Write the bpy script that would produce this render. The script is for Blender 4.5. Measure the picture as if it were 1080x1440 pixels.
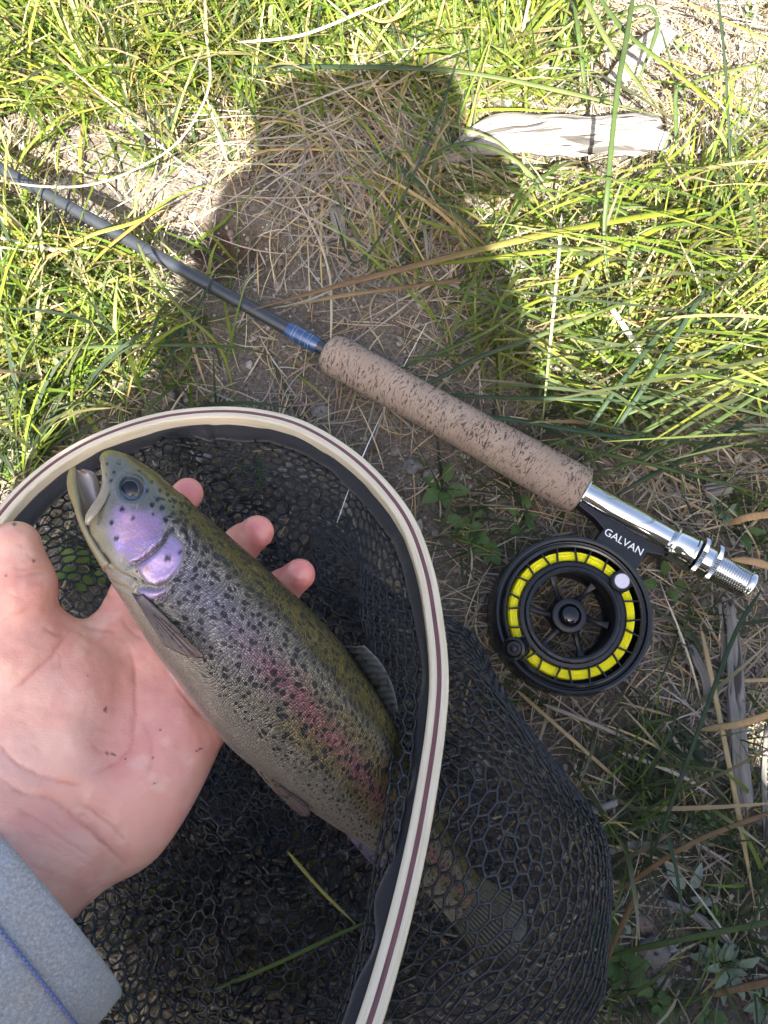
import bpy, math, random
import numpy as np
from mathutils import Vector, Matrix
from mathutils.bvhtree import BVHTree

for o in list(bpy.data.objects):
    bpy.data.objects.remove(o)
SC = bpy.context.scene
COL = SC.collection
rng = np.random.default_rng(7)

# ---------------------------------------------------------------- camera, sky, sun, exposure
CAM_H, PITCH = 0.48, math.radians(15.0)
FPX = 1081.0                                  # focal length in photo pixels (1080 x 1440)
cam = bpy.data.cameras.new('camera')
cam.sensor_fit = 'VERTICAL'
cam.sensor_height = 24.0
cam.lens = 24.0 * FPX / 1440.0
cam.clip_start = 0.01
cam.clip_end = 500.0
camo = bpy.data.objects.new('camera', cam)
COL.objects.link(camo)
camo.location = (0, 0, CAM_H)
camo.rotation_euler = (PITCH, 0, 0)
SC.camera = camo
cam.dof.use_dof = False

SUN = np.array([-0.07, -0.70, 0.71]); SUN /= np.linalg.norm(SUN)     # direction towards the sun
SUN_EL = math.asin(SUN[2]); SUN_AZ = math.atan2(SUN[0], SUN[1])
world = bpy.data.worlds.new('World'); SC.world = world
world.use_nodes = True
wn = world.node_tree
wn.nodes.clear()
sky = wn.nodes.new('ShaderNodeTexSky'); sky.sky_type = 'NISHITA'; sky.sun_disc = False
sky.sun_elevation = SUN_EL; sky.sun_rotation = SUN_AZ
sky.air_density = 0.85; sky.dust_density = 5.0; sky.ozone_density = 0.4
bg = wn.nodes.new('ShaderNodeBackground'); bg.inputs[1].default_value = 0.072
wo = wn.nodes.new('ShaderNodeOutputWorld')
wn.links.new(sky.outputs[0], bg.inputs[0]); wn.links.new(bg.outputs[0], wo.inputs[0])
sl = bpy.data.lights.new('sun', 'SUN'); sl.energy = 5.0; sl.angle = math.radians(0.55); sl.color = (1.0, 0.95, 0.86)
so = bpy.data.objects.new('sun', sl); COL.objects.link(so)
so.rotation_euler = Vector(SUN).to_track_quat('Z', 'Y').to_euler()
vs = SC.view_settings
vs.view_transform = 'Standard'; vs.look = 'None'; vs.gamma = 1.0; vs.use_curve_mapping = False
vs.exposure = 2.82
SC.render.engine = 'CYCLES'
SC.cycles.use_denoising = True
SC.cycles.max_bounces = 6; SC.cycles.transparent_max_bounces = 12

# ---------------------------------------------------------------- numbers and shapes
FWD = np.array([0, math.sin(PITCH), -math.cos(PITCH)])
UPV = np.array([0, math.cos(PITCH), math.sin(PITCH)])
CAMP = np.array([0, 0, CAM_H])

def ray(px, py):
    return np.array([(px - 540.0) / FPX, 0, 0]) + UPV * ((720.0 - py) / FPX) + FWD

def W(px, py, z):
    """place in the world at height z that the photo shows at (px, py)"""
    d = ray(px, py)
    return CAMP + d * ((z - CAM_H) / d[2])

def project(p):
    r = np.asarray(p, float) - CAMP
    d = r @ FWD
    return 540 + FPX * r[..., 0] / d, 720 - FPX * (r @ UPV) / d

def nrm(v):
    v = np.asarray(v, float)
    return v / (np.linalg.norm(v, axis=-1, keepdims=True) + 1e-12)

def sstep(a, b, x):
    t = np.clip((x - a) / (b - a), 0, 1)
    return t * t * (3 - 2 * t)

_hr = np.random.default_rng(99).random(65536)
def vnoise(x, y, z=None):
    x = np.asarray(x, float); y = np.asarray(y, float)
    z = np.zeros_like(x) if z is None else np.asarray(z, float)
    xi, yi, zi = np.floor(x).astype(int), np.floor(y).astype(int), np.floor(z).astype(int)
    fx, fy, fz = x - xi, y - yi, z - zi
    fx, fy, fz = [f * f * (3 - 2 * f) for f in (fx, fy, fz)]
    def h(i, j, k):
        return _hr[(i * 73856093 ^ j * 19349663 ^ k * 83492791) & 65535]
    r = 0
    for a in (0, 1):
        for b in (0, 1):
            for c in (0, 1):
                r = r + h(xi + a, yi + b, zi + c) * (fx if a else 1 - fx) * (fy if b else 1 - fy) * (fz if c else 1 - fz)
    return r * 2 - 1

def fbm(x, y, z=None, o=3):
    s = 0; a = 1.0; f = 1.0
    for k in range(o):
        s = s + a * vnoise(x * f + 17.3 * k, y * f + 5.1 * k, None if z is None else z * f)
        a *= 0.5; f *= 2.03
    return s

def crom(P, t):
    """Catmull-Rom through rows of P at parameters t in 0..len-1"""
    P = np.asarray(P, float); n = len(P)
    t = np.clip(np.asarray(t, float), 0, n - 1 - 1e-9)
    i = t.astype(int); f = (t - i)[:, None]
    p1 = P[i]; p2 = P[np.minimum(i + 1, n - 1)]
    p0 = np.where((i > 0)[:, None], P[np.maximum(i - 1, 0)], 2 * p1 - p2)
    p3 = np.where((i + 2 < n)[:, None], P[np.minimum(i + 2, n - 1)], 2 * p2 - p1)
    return 0.5 * (2 * p1 + (p2 - p0) * f + (2 * p0 - 5 * p1 + 4 * p2 - p3) * f ** 2 + (3 * p1 - p0 - 3 * p2 + p3) * f ** 3)

def resample(P, n, ex=24):
    """n points spaced evenly along the spline through P"""
    q = crom(P, np.linspace(0, len(P) - 1, ex * len(P)))
    s = np.r_[0, np.cumsum(np.linalg.norm(np.diff(q[:, :3], axis=0), axis=1))]
    u = np.linspace(0, s[-1], n)
    return np.stack([np.interp(u, s, q[:, k]) for k in range(q.shape[1])], 1)

SHARP = 0
class MB:
    """gathers vertices and faces (quads or triangles) for ONE mesh object"""
    def __init__(s):
        s.v = []; s.f = []; s.c = []; s.n = 0; s.mi = []
    def add(s, v, f, col=None, mi=0):
        v = np.asarray(v, float).reshape(-1, 3)
        s.v.append(v)
        for a in (f if isinstance(f, list) else [f]):
            a = np.asarray(a, np.int64)
            if len(a):
                s.f.append(a + s.n); s.mi.append(np.full(len(a), mi))
        if col is not None:
            col = np.broadcast_to(np.asarray(col, float), (len(v), 3))
            s.c.append(col)
        s.n += len(v)
        return s
    def mesh(s, name, mats, smooth=True):
        me = bpy.data.meshes.new(name)
        v = np.concatenate(s.v)
        me.vertices.add(len(v)); me.vertices.foreach_set('co', v.astype(np.float32).ravel())
        loops = np.concatenate([a.ravel() for a in s.f]).astype(np.int32)
        sizes = np.concatenate([np.full(len(a), a.shape[1]) for a in s.f]).astype(np.int32)
        st = np.r_[0, np.cumsum(sizes)[:-1]].astype(np.int32)
        me.loops.add(len(loops)); me.loops.foreach_set('vertex_index', loops)
        me.polygons.add(len(sizes)); me.polygons.foreach_set('loop_start', st); me.polygons.foreach_set('loop_total', sizes)
        me.polygons.foreach_set('use_smooth', np.full(len(sizes), smooth))
        me.polygons.foreach_set('material_index', np.concatenate(s.mi).astype(np.int32))
        if s.c and sum(len(c) for c in s.c) == len(v):
            a = me.color_attributes.new('Col', 'FLOAT_COLOR', 'POINT')
            c = np.concatenate(s.c); c4 = np.ones((len(c), 4), np.float32); c4[:, :3] = c
            a.data.foreach_set('color', c4.ravel())
        me.update(calc_edges=True); me.validate()
        if SHARP and smooth: me.set_sharp_from_angle(angle=math.radians(SHARP))
        for m in (mats if isinstance(mats, (list, tuple)) else [mats]):
            me.materials.append(m)
        return me
    def build(s, name, mats, parent=None, smooth=True):
        return link(name, s.mesh(name, mats, smooth), parent)

def link(name, me, parent=None):
    o = bpy.data.objects.new(name, me); COL.objects.link(o)
    if parent is not None:
        o.parent = parent
        o.matrix_parent_inverse = Matrix.LocRotScale(parent.location, parent.rotation_euler, parent.scale).inverted()
    return o

def thing(name, loc, label, cat, group=None):
    o = bpy.data.objects.new(name, None); COL.objects.link(o); o.location = tuple(loc); o.empty_display_size = 0.01
    return tag(o, label, cat, group)

def tag(o, label=None, cat=None, group=None, kind=None):
    for k, v in (('label', label), ('category', cat), ('group', group), ('kind', kind)):
        if v: o[k] = v
    return o

def grid_faces(R, M, closed=True):
    i = np.arange(R - 1)[:, None] * M; j = np.arange(M if closed else M - 1)[None, :]
    j2 = (j + 1) % M
    return np.stack([i + j, i + j2, i + M + j2, i + M + j], -1).reshape(-1, 4)

def loft(rings, cap=True, loop=False):
    rings = np.asarray(rings, float); R, M, _ = rings.shape
    v = rings.reshape(-1, 3); f = [grid_faces(R, M)]
    if loop:
        j = np.arange(M); j2 = (j + 1) % M
        f.append(np.stack([(R - 1) * M + j, (R - 1) * M + j2, j2, j], -1))
    elif cap:
        c = np.stack([rings[0].mean(0), rings[-1].mean(0)]); n = len(v)
        v = np.vstack([v, c]); j = np.arange(M); j2 = (j + 1) % M
        f.append(np.stack([j2, j, np.full(M, n)], -1))
        f.append(np.stack([(R - 1) * M + j, (R - 1) * M + j2, np.full(M, n + 1)], -1))
    return v, f

def frames(P, up=(0, 0, 1), loop=False):
    """tangent, side, up frames along a polyline"""
    P = np.asarray(P, float)
    T = nrm(np.roll(P, -1, 0) - np.roll(P, 1, 0)) if loop else nrm(np.gradient(P, axis=0))
    U = np.broadcast_to(np.asarray(up, float), P.shape)
    S = nrm(np.cross(T, U)); U = nrm(np.cross(S, T))
    return T, S, U

def tube(P, r, m=8, up=(0, 0, 1), flat=1.0, cap=True, loop=False, ph=0.0):
    P = np.asarray(P, float); r = np.broadcast_to(np.asarray(r, float), (len(P),))
    T, S, U = frames(P, up, loop)
    a = np.linspace(0, 2 * math.pi, m, endpoint=False) + ph
    rings = P[:, None] + (S[:, None] * np.cos(a)[None, :, None] + U[:, None] * np.sin(a)[None, :, None] * flat) * r[:, None, None]
    return loft(rings, cap, loop)

def lathe(prof, m=48, org=(0, 0, 0), ax=(0, 0, 1), xd=(1, 0, 0), loop=False, cap=True):
    """prof: (radius, height) rows, turned about ax through org"""
    ax = nrm(ax); xd = nrm(np.asarray(xd) - np.dot(xd, ax) * ax); yd = np.cross(ax, xd)
    a = np.linspace(0, 2 * math.pi, m, endpoint=False)
    prof = np.asarray(prof, float)
    dirs = np.cos(a)[:, None] * xd + np.sin(a)[:, None] * yd
    rings = np.asarray(org) + prof[:, 0][:, None, None] * dirs[None] + prof[:, 1][:, None, None] * ax
    return loft(rings, cap, loop)

def surface_nets(lo, hi, res, fn):
    lo = np.asarray(lo, float); hi = np.asarray(hi, float)
    n = np.ceil((hi - lo) / res).astype(int) + 1
    ax = [lo[k] + np.arange(n[k]) * res for k in range(3)]
    X, Y, Z = np.meshgrid(*ax, indexing='ij')
    v = fn(np.stack([X, Y, Z], -1).reshape(-1, 3)).reshape(n)
    ins = v < 0
    c = [(a, b, d) for a in (0, 1) for b in (0, 1) for d in (0, 1)]
    sl_ = lambda A, o: A[o[0]:n[0] - 1 + o[0], o[1]:n[1] - 1 + o[1], o[2]:n[2] - 1 + o[2]]
    cnt = sum(sl_(ins, o).astype(np.int8) for o in c)
    act = (cnt > 0) & (cnt < 8)
    I = np.argwhere(act)
    cv = [v[I[:, 0] + o[0], I[:, 1] + o[1], I[:, 2] + o[2]] for o in c]
    P = np.zeros((len(I), 3)); N = np.zeros(len(I))
    for a in range(8):
        for b in range(a + 1, 8):
            if sum(abs(np.array(c[a]) - np.array(c[b]))) != 1: continue
            m = (cv[a] < 0) != (cv[b] < 0)
            t = np.where(m, cv[a] / np.where(m, cv[a] - cv[b], 1), 0)
            q = np.array(c[a])[None] + (np.array(c[b]) - np.array(c[a]))[None] * t[:, None]
            P += q * m[:, None]; N += m
    P = lo + (I + P / N[:, None]) * res
    cid = np.full(act.shape, -1, np.int64); cid[act] = np.arange(len(I))
    F = []
    for k in range(3):
        a, b = (k + 1) % 3, (k + 2) % 3
        s0 = [slice(None)] * 3; s1 = [slice(None)] * 3
        s0[k] = slice(0, -1); s1[k] = slice(1, None)
        d = ins[tuple(s0)] != ins[tuple(s1)]
        E = np.argwhere(d)
        E = E[(E[:, a] > 0) & (E[:, b] > 0) & (E[:, a] < n[a] - 1) & (E[:, b] < n[b] - 1)]
        flip = ins[E[:, 0], E[:, 1], E[:, 2]]
        def g(da, db):
            e = E.copy(); e[:, a] += da; e[:, b] += db
            return cid[e[:, 0], e[:, 1], e[:, 2]]
        q = np.stack([g(-1, -1), g(0, -1), g(0, 0), g(-1, 0)], -1)
        q[~flip] = q[~flip][:, ::-1]
        F.append(q)
    F = np.concatenate(F)
    return P, F[(F >= 0).all(1)]

def rcone(p, a, b, ra, rb, n=None, k=1.0):
    """distance to a tapered capsule; n, k flatten it along n (k > 1 thinner)"""
    a = np.asarray(a, float); b = np.asarray(b, float)
    if n is not None:
        n = nrm(n)
        p = p + (p - a) @ n[:, None] * n * (k - 1); b = b + np.dot(b - a, n) * n * (k - 1)
    ab = b - a; t = np.clip((p - a) @ ab / (ab @ ab + 1e-12), 0, 1)
    return np.linalg.norm(p - a - t[:, None] * ab, axis=1) - (ra + (rb - ra) * t)

def ellip(p, c, ax, r):
    q = (p - np.asarray(c)) @ np.asarray(ax).T / np.asarray(r)
    l = np.linalg.norm(q, axis=1); l2 = np.linalg.norm(q / np.asarray(r), axis=1) + 1e-9
    return l * (l - 1) / l2

def smin(a, b, k):
    h = np.clip(0.5 + 0.5 * (b - a) / k, 0, 1)
    return b + (a - b) * h - k * h * (1 - h)

def poly_dist(x, y, poly, closed=False):
    P = np.asarray(poly, float)
    if closed: P = np.vstack([P, P[:1]])
    d = np.full(np.shape(x), 1e9)
    for (x0, y0), (x1, y1) in zip(P[:-1], P[1:]):
        ex, ey = x1 - x0, y1 - y0
        t = np.clip(((x - x0) * ex + (y - y0) * ey) / (ex * ex + ey * ey + 1e-9), 0, 1)
        d = np.minimum(d, np.hypot(x - x0 - t * ex, y - y0 - t * ey))
    return d

def in_poly(x, y, poly):
    r = np.zeros(np.shape(x), bool); P = list(poly)
    for (x0, y0), (x1, y1) in zip(P, P[1:] + P[:1]):
        c = (y0 > y) != (y1 > y)
        r ^= c & (x < (x1 - x0) * (y - y0) / ((y1 - y0) if y1 != y0 else 1e-9) + x0)
    return r

# ---------------------------------------------------------------- materials
class NT:
    def __init__(s, name):
        s.m = bpy.data.materials.new(name); s.m.use_nodes = True; s.t = s.m.node_tree; s.t.nodes.clear()
        s.out = s.t.nodes.new('ShaderNodeOutputMaterial')
    def n(s, ty, props=None, **ins):
        nd = s.t.nodes.new('ShaderNode' + ty)
        for k, v in (props or {}).items(): setattr(nd, k, v)
        for k, v in ins.items():
            key = int(k[1:]) if k[0] == 'i' and k[1:].isdigit() else k.replace('_', ' ')
            s.set(nd.inputs[key], v)
        return nd
    def set(s, sock, v):
        if isinstance(v, bpy.types.NodeSocket): s.t.links.new(v, sock)
        elif isinstance(v, (tuple, list)) and len(v) == 3 and sock.type == 'RGBA': sock.default_value = (*v, 1)
        else: sock.default_value = v
    def ramp(s, fac, stops, interp='LINEAR'):
        r = s.t.nodes.new('ShaderNodeValToRGB'); r.color_ramp.interpolation = interp
        e = r.color_ramp.elements
        while len(e) < len(stops): e.new(0.5)
        for k, (p, c) in enumerate(stops):
            e[k].position = p; e[k].color = (*c, 1) if len(c) == 3 else c
        s.set(r.inputs[0], fac); return r.outputs[0]
    def mix(s, fac, a, b, mode='MIX'):
        m = s.t.nodes.new('ShaderNodeMix'); m.data_type = 'RGBA'; m.blend_type = mode
        s.set(m.inputs[0], fac); s.set(m.inputs[6], a); s.set(m.inputs[7], b); return m.outputs[2]
    def math(s, op, a, b=0.0, c=None):
        m = s.t.nodes.new('ShaderNodeMath'); m.operation = op
        s.set(m.inputs[0], a); s.set(m.inputs[1], b)
        if c is not None: s.set(m.inputs[2], c)
        return m.outputs[0]
    def noise(s, vec, scale, detail=3, rough=0.55, dist=0.0):
        n = s.n('TexNoise', Vector=vec, Scale=scale, Detail=detail, Roughness=rough, Distortion=dist); return n.outputs[0]
    def obj(s): return s.n('TexCoord').outputs['Object']
    def scale(s, vec, sc, rot=(0, 0, 0)):
        m = s.n('Mapping', Vector=vec); m.inputs['Scale'].default_value = sc; m.inputs['Rotation'].default_value = rot; return m.outputs[0]
    def col(s): return s.n('VertexColor', {'layer_name': 'Col'}).outputs[0]
    def attr(s, name): return s.n('Attribute', {'attribute_name': name}).outputs
    def bump(s, h, strength=0.5, dist=0.001, normal=None):
        b = s.n('Bump', Height=h, Strength=strength, Distance=dist)
        if normal is not None: s.set(b.inputs['Normal'], normal)
        return b.outputs[0]
    def bsdf(s, color, rough=0.5, metal=0.0, normal=None, **kw):
        b = s.n('BsdfPrincipled'); s.set(b.inputs['Base Color'], color); s.set(b.inputs['Roughness'], rough); s.set(b.inputs['Metallic'], metal)
        for k, v in kw.items(): s.set(b.inputs[k.replace('_', ' ')], v)
        if normal is not None: s.set(b.inputs['Normal'], normal)
        s.t.links.new(b.outputs[0], s.out.inputs[0]); s.b = b
        return s.m
    def translucent(s, color, fac):
        t = s.n('BsdfTranslucent'); s.set(t.inputs[0], color)
        m = s.n('MixShader'); s.set(m.inputs[0], fac); s.t.links.new(s.b.outputs[0], m.inputs[1]); s.t.links.new(t.outputs[0], m.inputs[2])
        s.t.links.new(m.outputs[0], s.out.inputs[0]); return s.m

def plain(name, color, rough=0.5, metal=0.0, **kw):
    return NT(name).bsdf(color, rough, metal, **kw)

def blade_material(name, trans=0.35):
    t = NT(name); c = t.col()
    o = t.obj()
    c2 = t.mix(t.math('MULTIPLY', t.noise(o, 260, 2), 0.5), c, t.mix(1.0, c, (0.5, 0.48, 0.42), 'MULTIPLY'))
    t.bsdf(c2, 0.48, normal=t.bump(t.noise(o, 900, 2), 0.25, 0.0006), Specular_IOR_Level=0.35)
    return t.translucent(c2, trans)
M_GRASS = blade_material('grass blade', 0.50)
M_STRAW = blade_material('dry straw', 0.18)
# ---------------------------------------------------------------- the ground
def gz(x, y):
    """height of the soil"""
    x = np.asarray(x, float); y = np.asarray(y, float)
    z = 0.0055 * fbm(x * 7, y * 7) + 0.0022 * fbm(x * 31, y * 31) + 0.0011 * fbm(x * 120 + 5, y * 120, o=2)
    c = W(318, 352, 0)
    z = z - 0.014 * np.exp(-(((x - c[0]) / 0.030) ** 2 + ((y - c[1]) / 0.024) ** 2))
    c = W(806, 860, 0)
    z = z - 0.004 * np.exp(-((x - c[0]) ** 2 + (y - c[1]) ** 2) / 0.06 ** 2)
    return z * np.exp(-(x * x + y * y) / 9.0) - 0.006

fine = np.arange(-0.62, 0.6201, 0.0034)
ext = 0.62 * 1.16 ** np.arange(1, 34)
gx = np.r_[-ext[::-1], fine, ext]; gy = gx + 0.22
GX, GY = np.meshgrid(gx, gy, indexing='ij')
GZ = gz(GX, GY)
near = (np.abs(GX) < 0.8) & (np.abs(GY - 0.2) < 0.8)
crumb = np.maximum(0, vnoise(GX * 210, GY * 210)) ** 2 * 0.0030 + np.maximum(0, vnoise(GX * 95 + 9, GY * 95)) ** 3 * 0.005
GZ = GZ + crumb * near
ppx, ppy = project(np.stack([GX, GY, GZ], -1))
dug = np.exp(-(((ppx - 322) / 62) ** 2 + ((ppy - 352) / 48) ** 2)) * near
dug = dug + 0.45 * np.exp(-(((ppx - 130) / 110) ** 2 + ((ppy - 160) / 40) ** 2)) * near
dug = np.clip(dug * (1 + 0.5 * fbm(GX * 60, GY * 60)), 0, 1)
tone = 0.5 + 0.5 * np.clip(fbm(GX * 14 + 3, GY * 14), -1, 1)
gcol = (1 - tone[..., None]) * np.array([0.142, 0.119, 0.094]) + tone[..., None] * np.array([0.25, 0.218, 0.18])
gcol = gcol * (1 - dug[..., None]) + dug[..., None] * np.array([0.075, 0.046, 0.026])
t = NT('soil'); o = t.obj()
c = t.mix(t.ramp(t.noise(o, 420, 4, 0.65), [(0.35, (0, 0, 0)), (0.7, (1, 1, 1))]), t.mix(1.0, t.col(), (0.42, 0.40, 0.38), 'MULTIPLY'), t.col())
v = t.n('TexVoronoi', {'feature': 'F1'}, Vector=o, Scale=330.0)
grit = t.ramp(v.outputs['Distance'], [(0.18, (1, 1, 1)), (0.3, (0, 0, 0))])
pick = t.ramp(t.n('SeparateColor', Color=v.outputs['Color']).outputs[0], [(0.80, (0, 0, 0)), (0.82, (1, 1, 1))])
c = t.mix(t.math('MULTIPLY', grit, pick), c, (0.40, 0.37, 0.34))
h = t.math('ADD', t.noise(o, 520, 5, 0.7), t.math('MULTIPLY', grit, 0.3))
M_SOIL = t.bsdf(c, 0.95, normal=t.bump(h, 0.9, 0.003))
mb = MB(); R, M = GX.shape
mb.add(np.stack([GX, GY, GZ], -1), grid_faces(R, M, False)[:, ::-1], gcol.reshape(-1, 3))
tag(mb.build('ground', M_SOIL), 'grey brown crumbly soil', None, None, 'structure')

# ---------------------------------------------------------------- layout of what covers the soil, in photo places on the ground
RIM_PX = [(300,588),(360,591),(420,606),(480,640),(530,684),(572,740),(598,810),(612,890),(617,960),(612,1030),(602,1100),(588,1180),(568,1270),(547,1350),(523,1430),(490,1520),(445,1620),(390,1710),(345,1770),
          (262,1775),(200,1720),(105,1620),(15,1500),(-45,1380),(-75,1260),(-85,1130),(-80,1000),(-72,900),(-46,820),(-5,747),(42,692),(98,648),(160,617),(230,596)]
BAG_PX = [(300,588),(420,606),(530,684),(598,800),(660,850),(740,985),(815,1100),(842,1200),(835,1330),(812,1440),(760,1650),(300,1800),(0,1440),(-80,1000),(0,740),(160,615)]

def blobs(px, py, L):
    d = np.zeros_like(px)
    for (cx, cy, rx, ry, a) in L:
        d = np.maximum(d, a * np.exp(-(((px - cx) / rx) ** 2 + ((py - cy) / ry) ** 2)))
    return d
GREEN = [(90,70,150,90,1),(300,60,140,80,1.0),(400,90,40,40,.4),(560,60,110,70,1),(690,60,90,90,.8),(60,330,60,60,.8),(60,450,120,120,1),(160,420,110,70,.9),(180,500,70,60,.5),(30,620,60,60,1),
         (760,330,100,90,.38),(735,260,50,60,.5),(860,420,150,100,.36),(980,330,110,110,.42),(640,190,60,50,.8),(1000,480,120,80,.5),(820,520,110,60,.7),(600,270,40,40,.2),(540,350,30,40,.25),
         (690,700,60,50,.6),(760,760,60,60,.4),(900,1100,50,40,.9),(860,1150,50,40,.7),(930,1030,60,40,.45),(1040,1270,60,80,.7),(800,1010,50,30,.5),(960,700,80,40,.2),(1050,760,40,60,.25),(700,1000,60,30,.4),(1030,1330,60,60,.6),(880,1230,40,40,.5),(960,1120,50,60,.45),(1000,1050,40,40,.35),(1060,1100,40,60,.4),(1070,1200,40,60,.6),(860,1390,50,40,.5),(960,1400,60,40,.5),(880,980,60,30,.45),(990,860,40,40,.4),
         (150,740,70,60,.35),(320,650,60,40,.3),(450,1330,120,80,.30),(250,1330,120,120,.25),(420,520,40,30,.15),(310,430,40,30,.3),(240,230,60,30,.3),(240,130,60,40,.9),(600,620,30,30,.2)]
BARE = [(318,352,75,55,1),(420,310,90,80,.55),(230,480,90,40,.6),(380,540,120,40,.8),(560,610,90,50,.8),(200,270,110,45,.88),(80,210,110,42,.9),(900,1300,80,90,.6),(1000,90,90,60,.5),(870,1080,40,40,.3)]
NET_BOXES = None

def scatter(n, px0=-220, px1=1300, py0=-150, py1=1600):
    """random places on the soil in and round the view"""
    a = W(px0, py0, 0); b = W(px1, py1, 0)
    w = max(abs(a[0]), abs(W(px1, py0, 0)[0]))
    x = rng.uniform(-w, w, n); y = rng.uniform(b[1], a[1], n)
    px, py = project(np.stack([x, y, np.zeros(n)], -1))
    return x, y, px, py

def blocked(P):
    """blades that would cut through the rod, reel, net or fish"""
    px, py = project(P); z = P[..., 2]
    px = np.where((P - CAMP) @ FWD > .05, px, -9999)
    bad = (np.hypot(px - 806, py - 860) < 120) & (z > .010)
    bad |= (poly_dist(px, py, [(455, 495), (820, 695)]) < 40) & (z > .006)
    bad |= (poly_dist(px, py, [(820, 695), (1062, 832)]) < 30) & (z > .006)
    bad |= (poly_dist(px, py, [(0, 238), (455, 490)]) < 12) & (z > .012)
    bad |= in_poly(px, py, BAG_PX) & (z > .020)
    bad |= (poly_dist(px, py, [(690, 190), (915, 188)]) < 26) & (z > .012)
    return bad.any(1)

def ribbons(base, az, length, lean, curl, width, color, nseg=5, twist=0.0, zmin=0.0006, tipcol=None, side_bend=None):
    """blades as thin V-shaped ribbons"""
    N = len(base); s = np.linspace(0, 1, nseg + 1)
    th = lean[:, None] + curl[:, None] * s[None]
    azs = az[:, None] + (0 if side_bend is None else side_bend[:, None] * s[None])
    dl = length[:, None] / nseg
    thm = 0.5 * (th[:, 1:] + th[:, :-1]); azm = 0.5 * (azs[:, 1:] + azs[:, :-1])if side_bend is not None else np.broadcast_to(az[:, None], thm.shape)
    st = np.stack([np.sin(thm) * np.cos(azm), np.sin(thm) * np.sin(azm), np.cos(thm)], -1) * dl[..., None]
    P = base[:, None] + np.concatenate([np.zeros((N, 1, 3)), np.cumsum(st, 1)], 1)
    g = gz(P[..., 0], P[..., 1]) + zmin
    P[..., 2] = np.maximum(P[..., 2], g + rng.uniform(0, .003, (N, 1)))
    ok = ~blocked(P)
    base, az, width, color, P, N = base[ok], az[ok], width[ok], color[ok], P[ok], int(ok.sum())
    if tipcol is not None: tipcol = tipcol[ok]
    tw = (rng.uniform(-1, 1, N) * twist)[:, None] * s[None]
    S = np.stack([-np.sin(az), np.cos(az), np.zeros(N)], -1)
    S = S[:, None] * np.cos(tw)[..., None] + np.array([0, 0, 1.0]) * np.sin(tw)[..., None]
    wd = width[:, None] * (np.minimum(1, (0.45 + 2.2 * s)) * np.sqrt(np.clip(1.02 - s ** 2.2, 0, 1)))[None]
    V = np.stack([P - S * wd[..., None] / 2, P + S * wd[..., None] / 2], 2)
    idx = np.arange(N)[:, None] * (2 * (nseg + 1)) + np.arange(nseg)[None] * 2
    F = np.stack([idx, idx + 1, idx + 3, idx + 2], -1).reshape(-1, 4)
    C = np.broadcast_to(color[:, None, None], (N, nseg + 1, 2, 3))
    if tipcol is not None:
        k = (s ** 2)[None, :, None, None]
        C = C * (1 - k) + np.broadcast_to(tipcol[:, None, None], C.shape) * k
    return V.reshape(-1, 3), F, C.reshape(-1, 3)

def pick_cols(n, pal, jit=0.15):
    pal = np.asarray(pal, float)
    c = pal[rng.integers(0, len(pal), n)]
    return np.clip(c * rng.uniform(1 - jit, 1 + jit, (n, 1)) * rng.uniform(1 - jit * .5, 1 + jit * .5, (n, 3)), 0, 1)
PAL_GREEN = [(.155,.225,.026),(.195,.255,.032),(.125,.195,.028),(.24,.27,.045),(.09,.15,.028),(.26,.265,.065)]
PAL_DEEP = [(.055,.085,.034),(.07,.10,.04),(.09,.115,.045),(.06,.09,.05),(.10,.12,.06)]
PAL_STRAW = [(.44,.33,.15),(.36,.27,.15),(.48,.40,.25),(.30,.22,.13),(.40,.34,.24),(.26,.20,.14),(.52,.45,.30)]
PAL_GREY = [(.30,.27,.23),(.24,.21,.18),(.38,.35,.30),(.20,.17,.14)]

def keep_clear(px, py):
    """how high things may grow: low under the reel, grip and net"""
    lim = np.full(px.shape, 1.0)
    lim = np.where(in_poly(px, py, BAG_PX), 0.020, lim)
    lim = np.where(np.hypot(px - 806, py - 860) < 122, 0.012, lim)
    d = poly_dist(px, py, [(0, 240), (455, 490)]); lim = np.where(d < 14, 0.012, lim)
    d = poly_dist(px, py, [(455, 495), (1060, 830)]); lim = np.where(d < 38, 0.010, lim)
    d = poly_dist(px, py, [(650, 190), (920, 185)]); lim = np.where(d < 30, 0.010, lim)
    return lim

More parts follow.
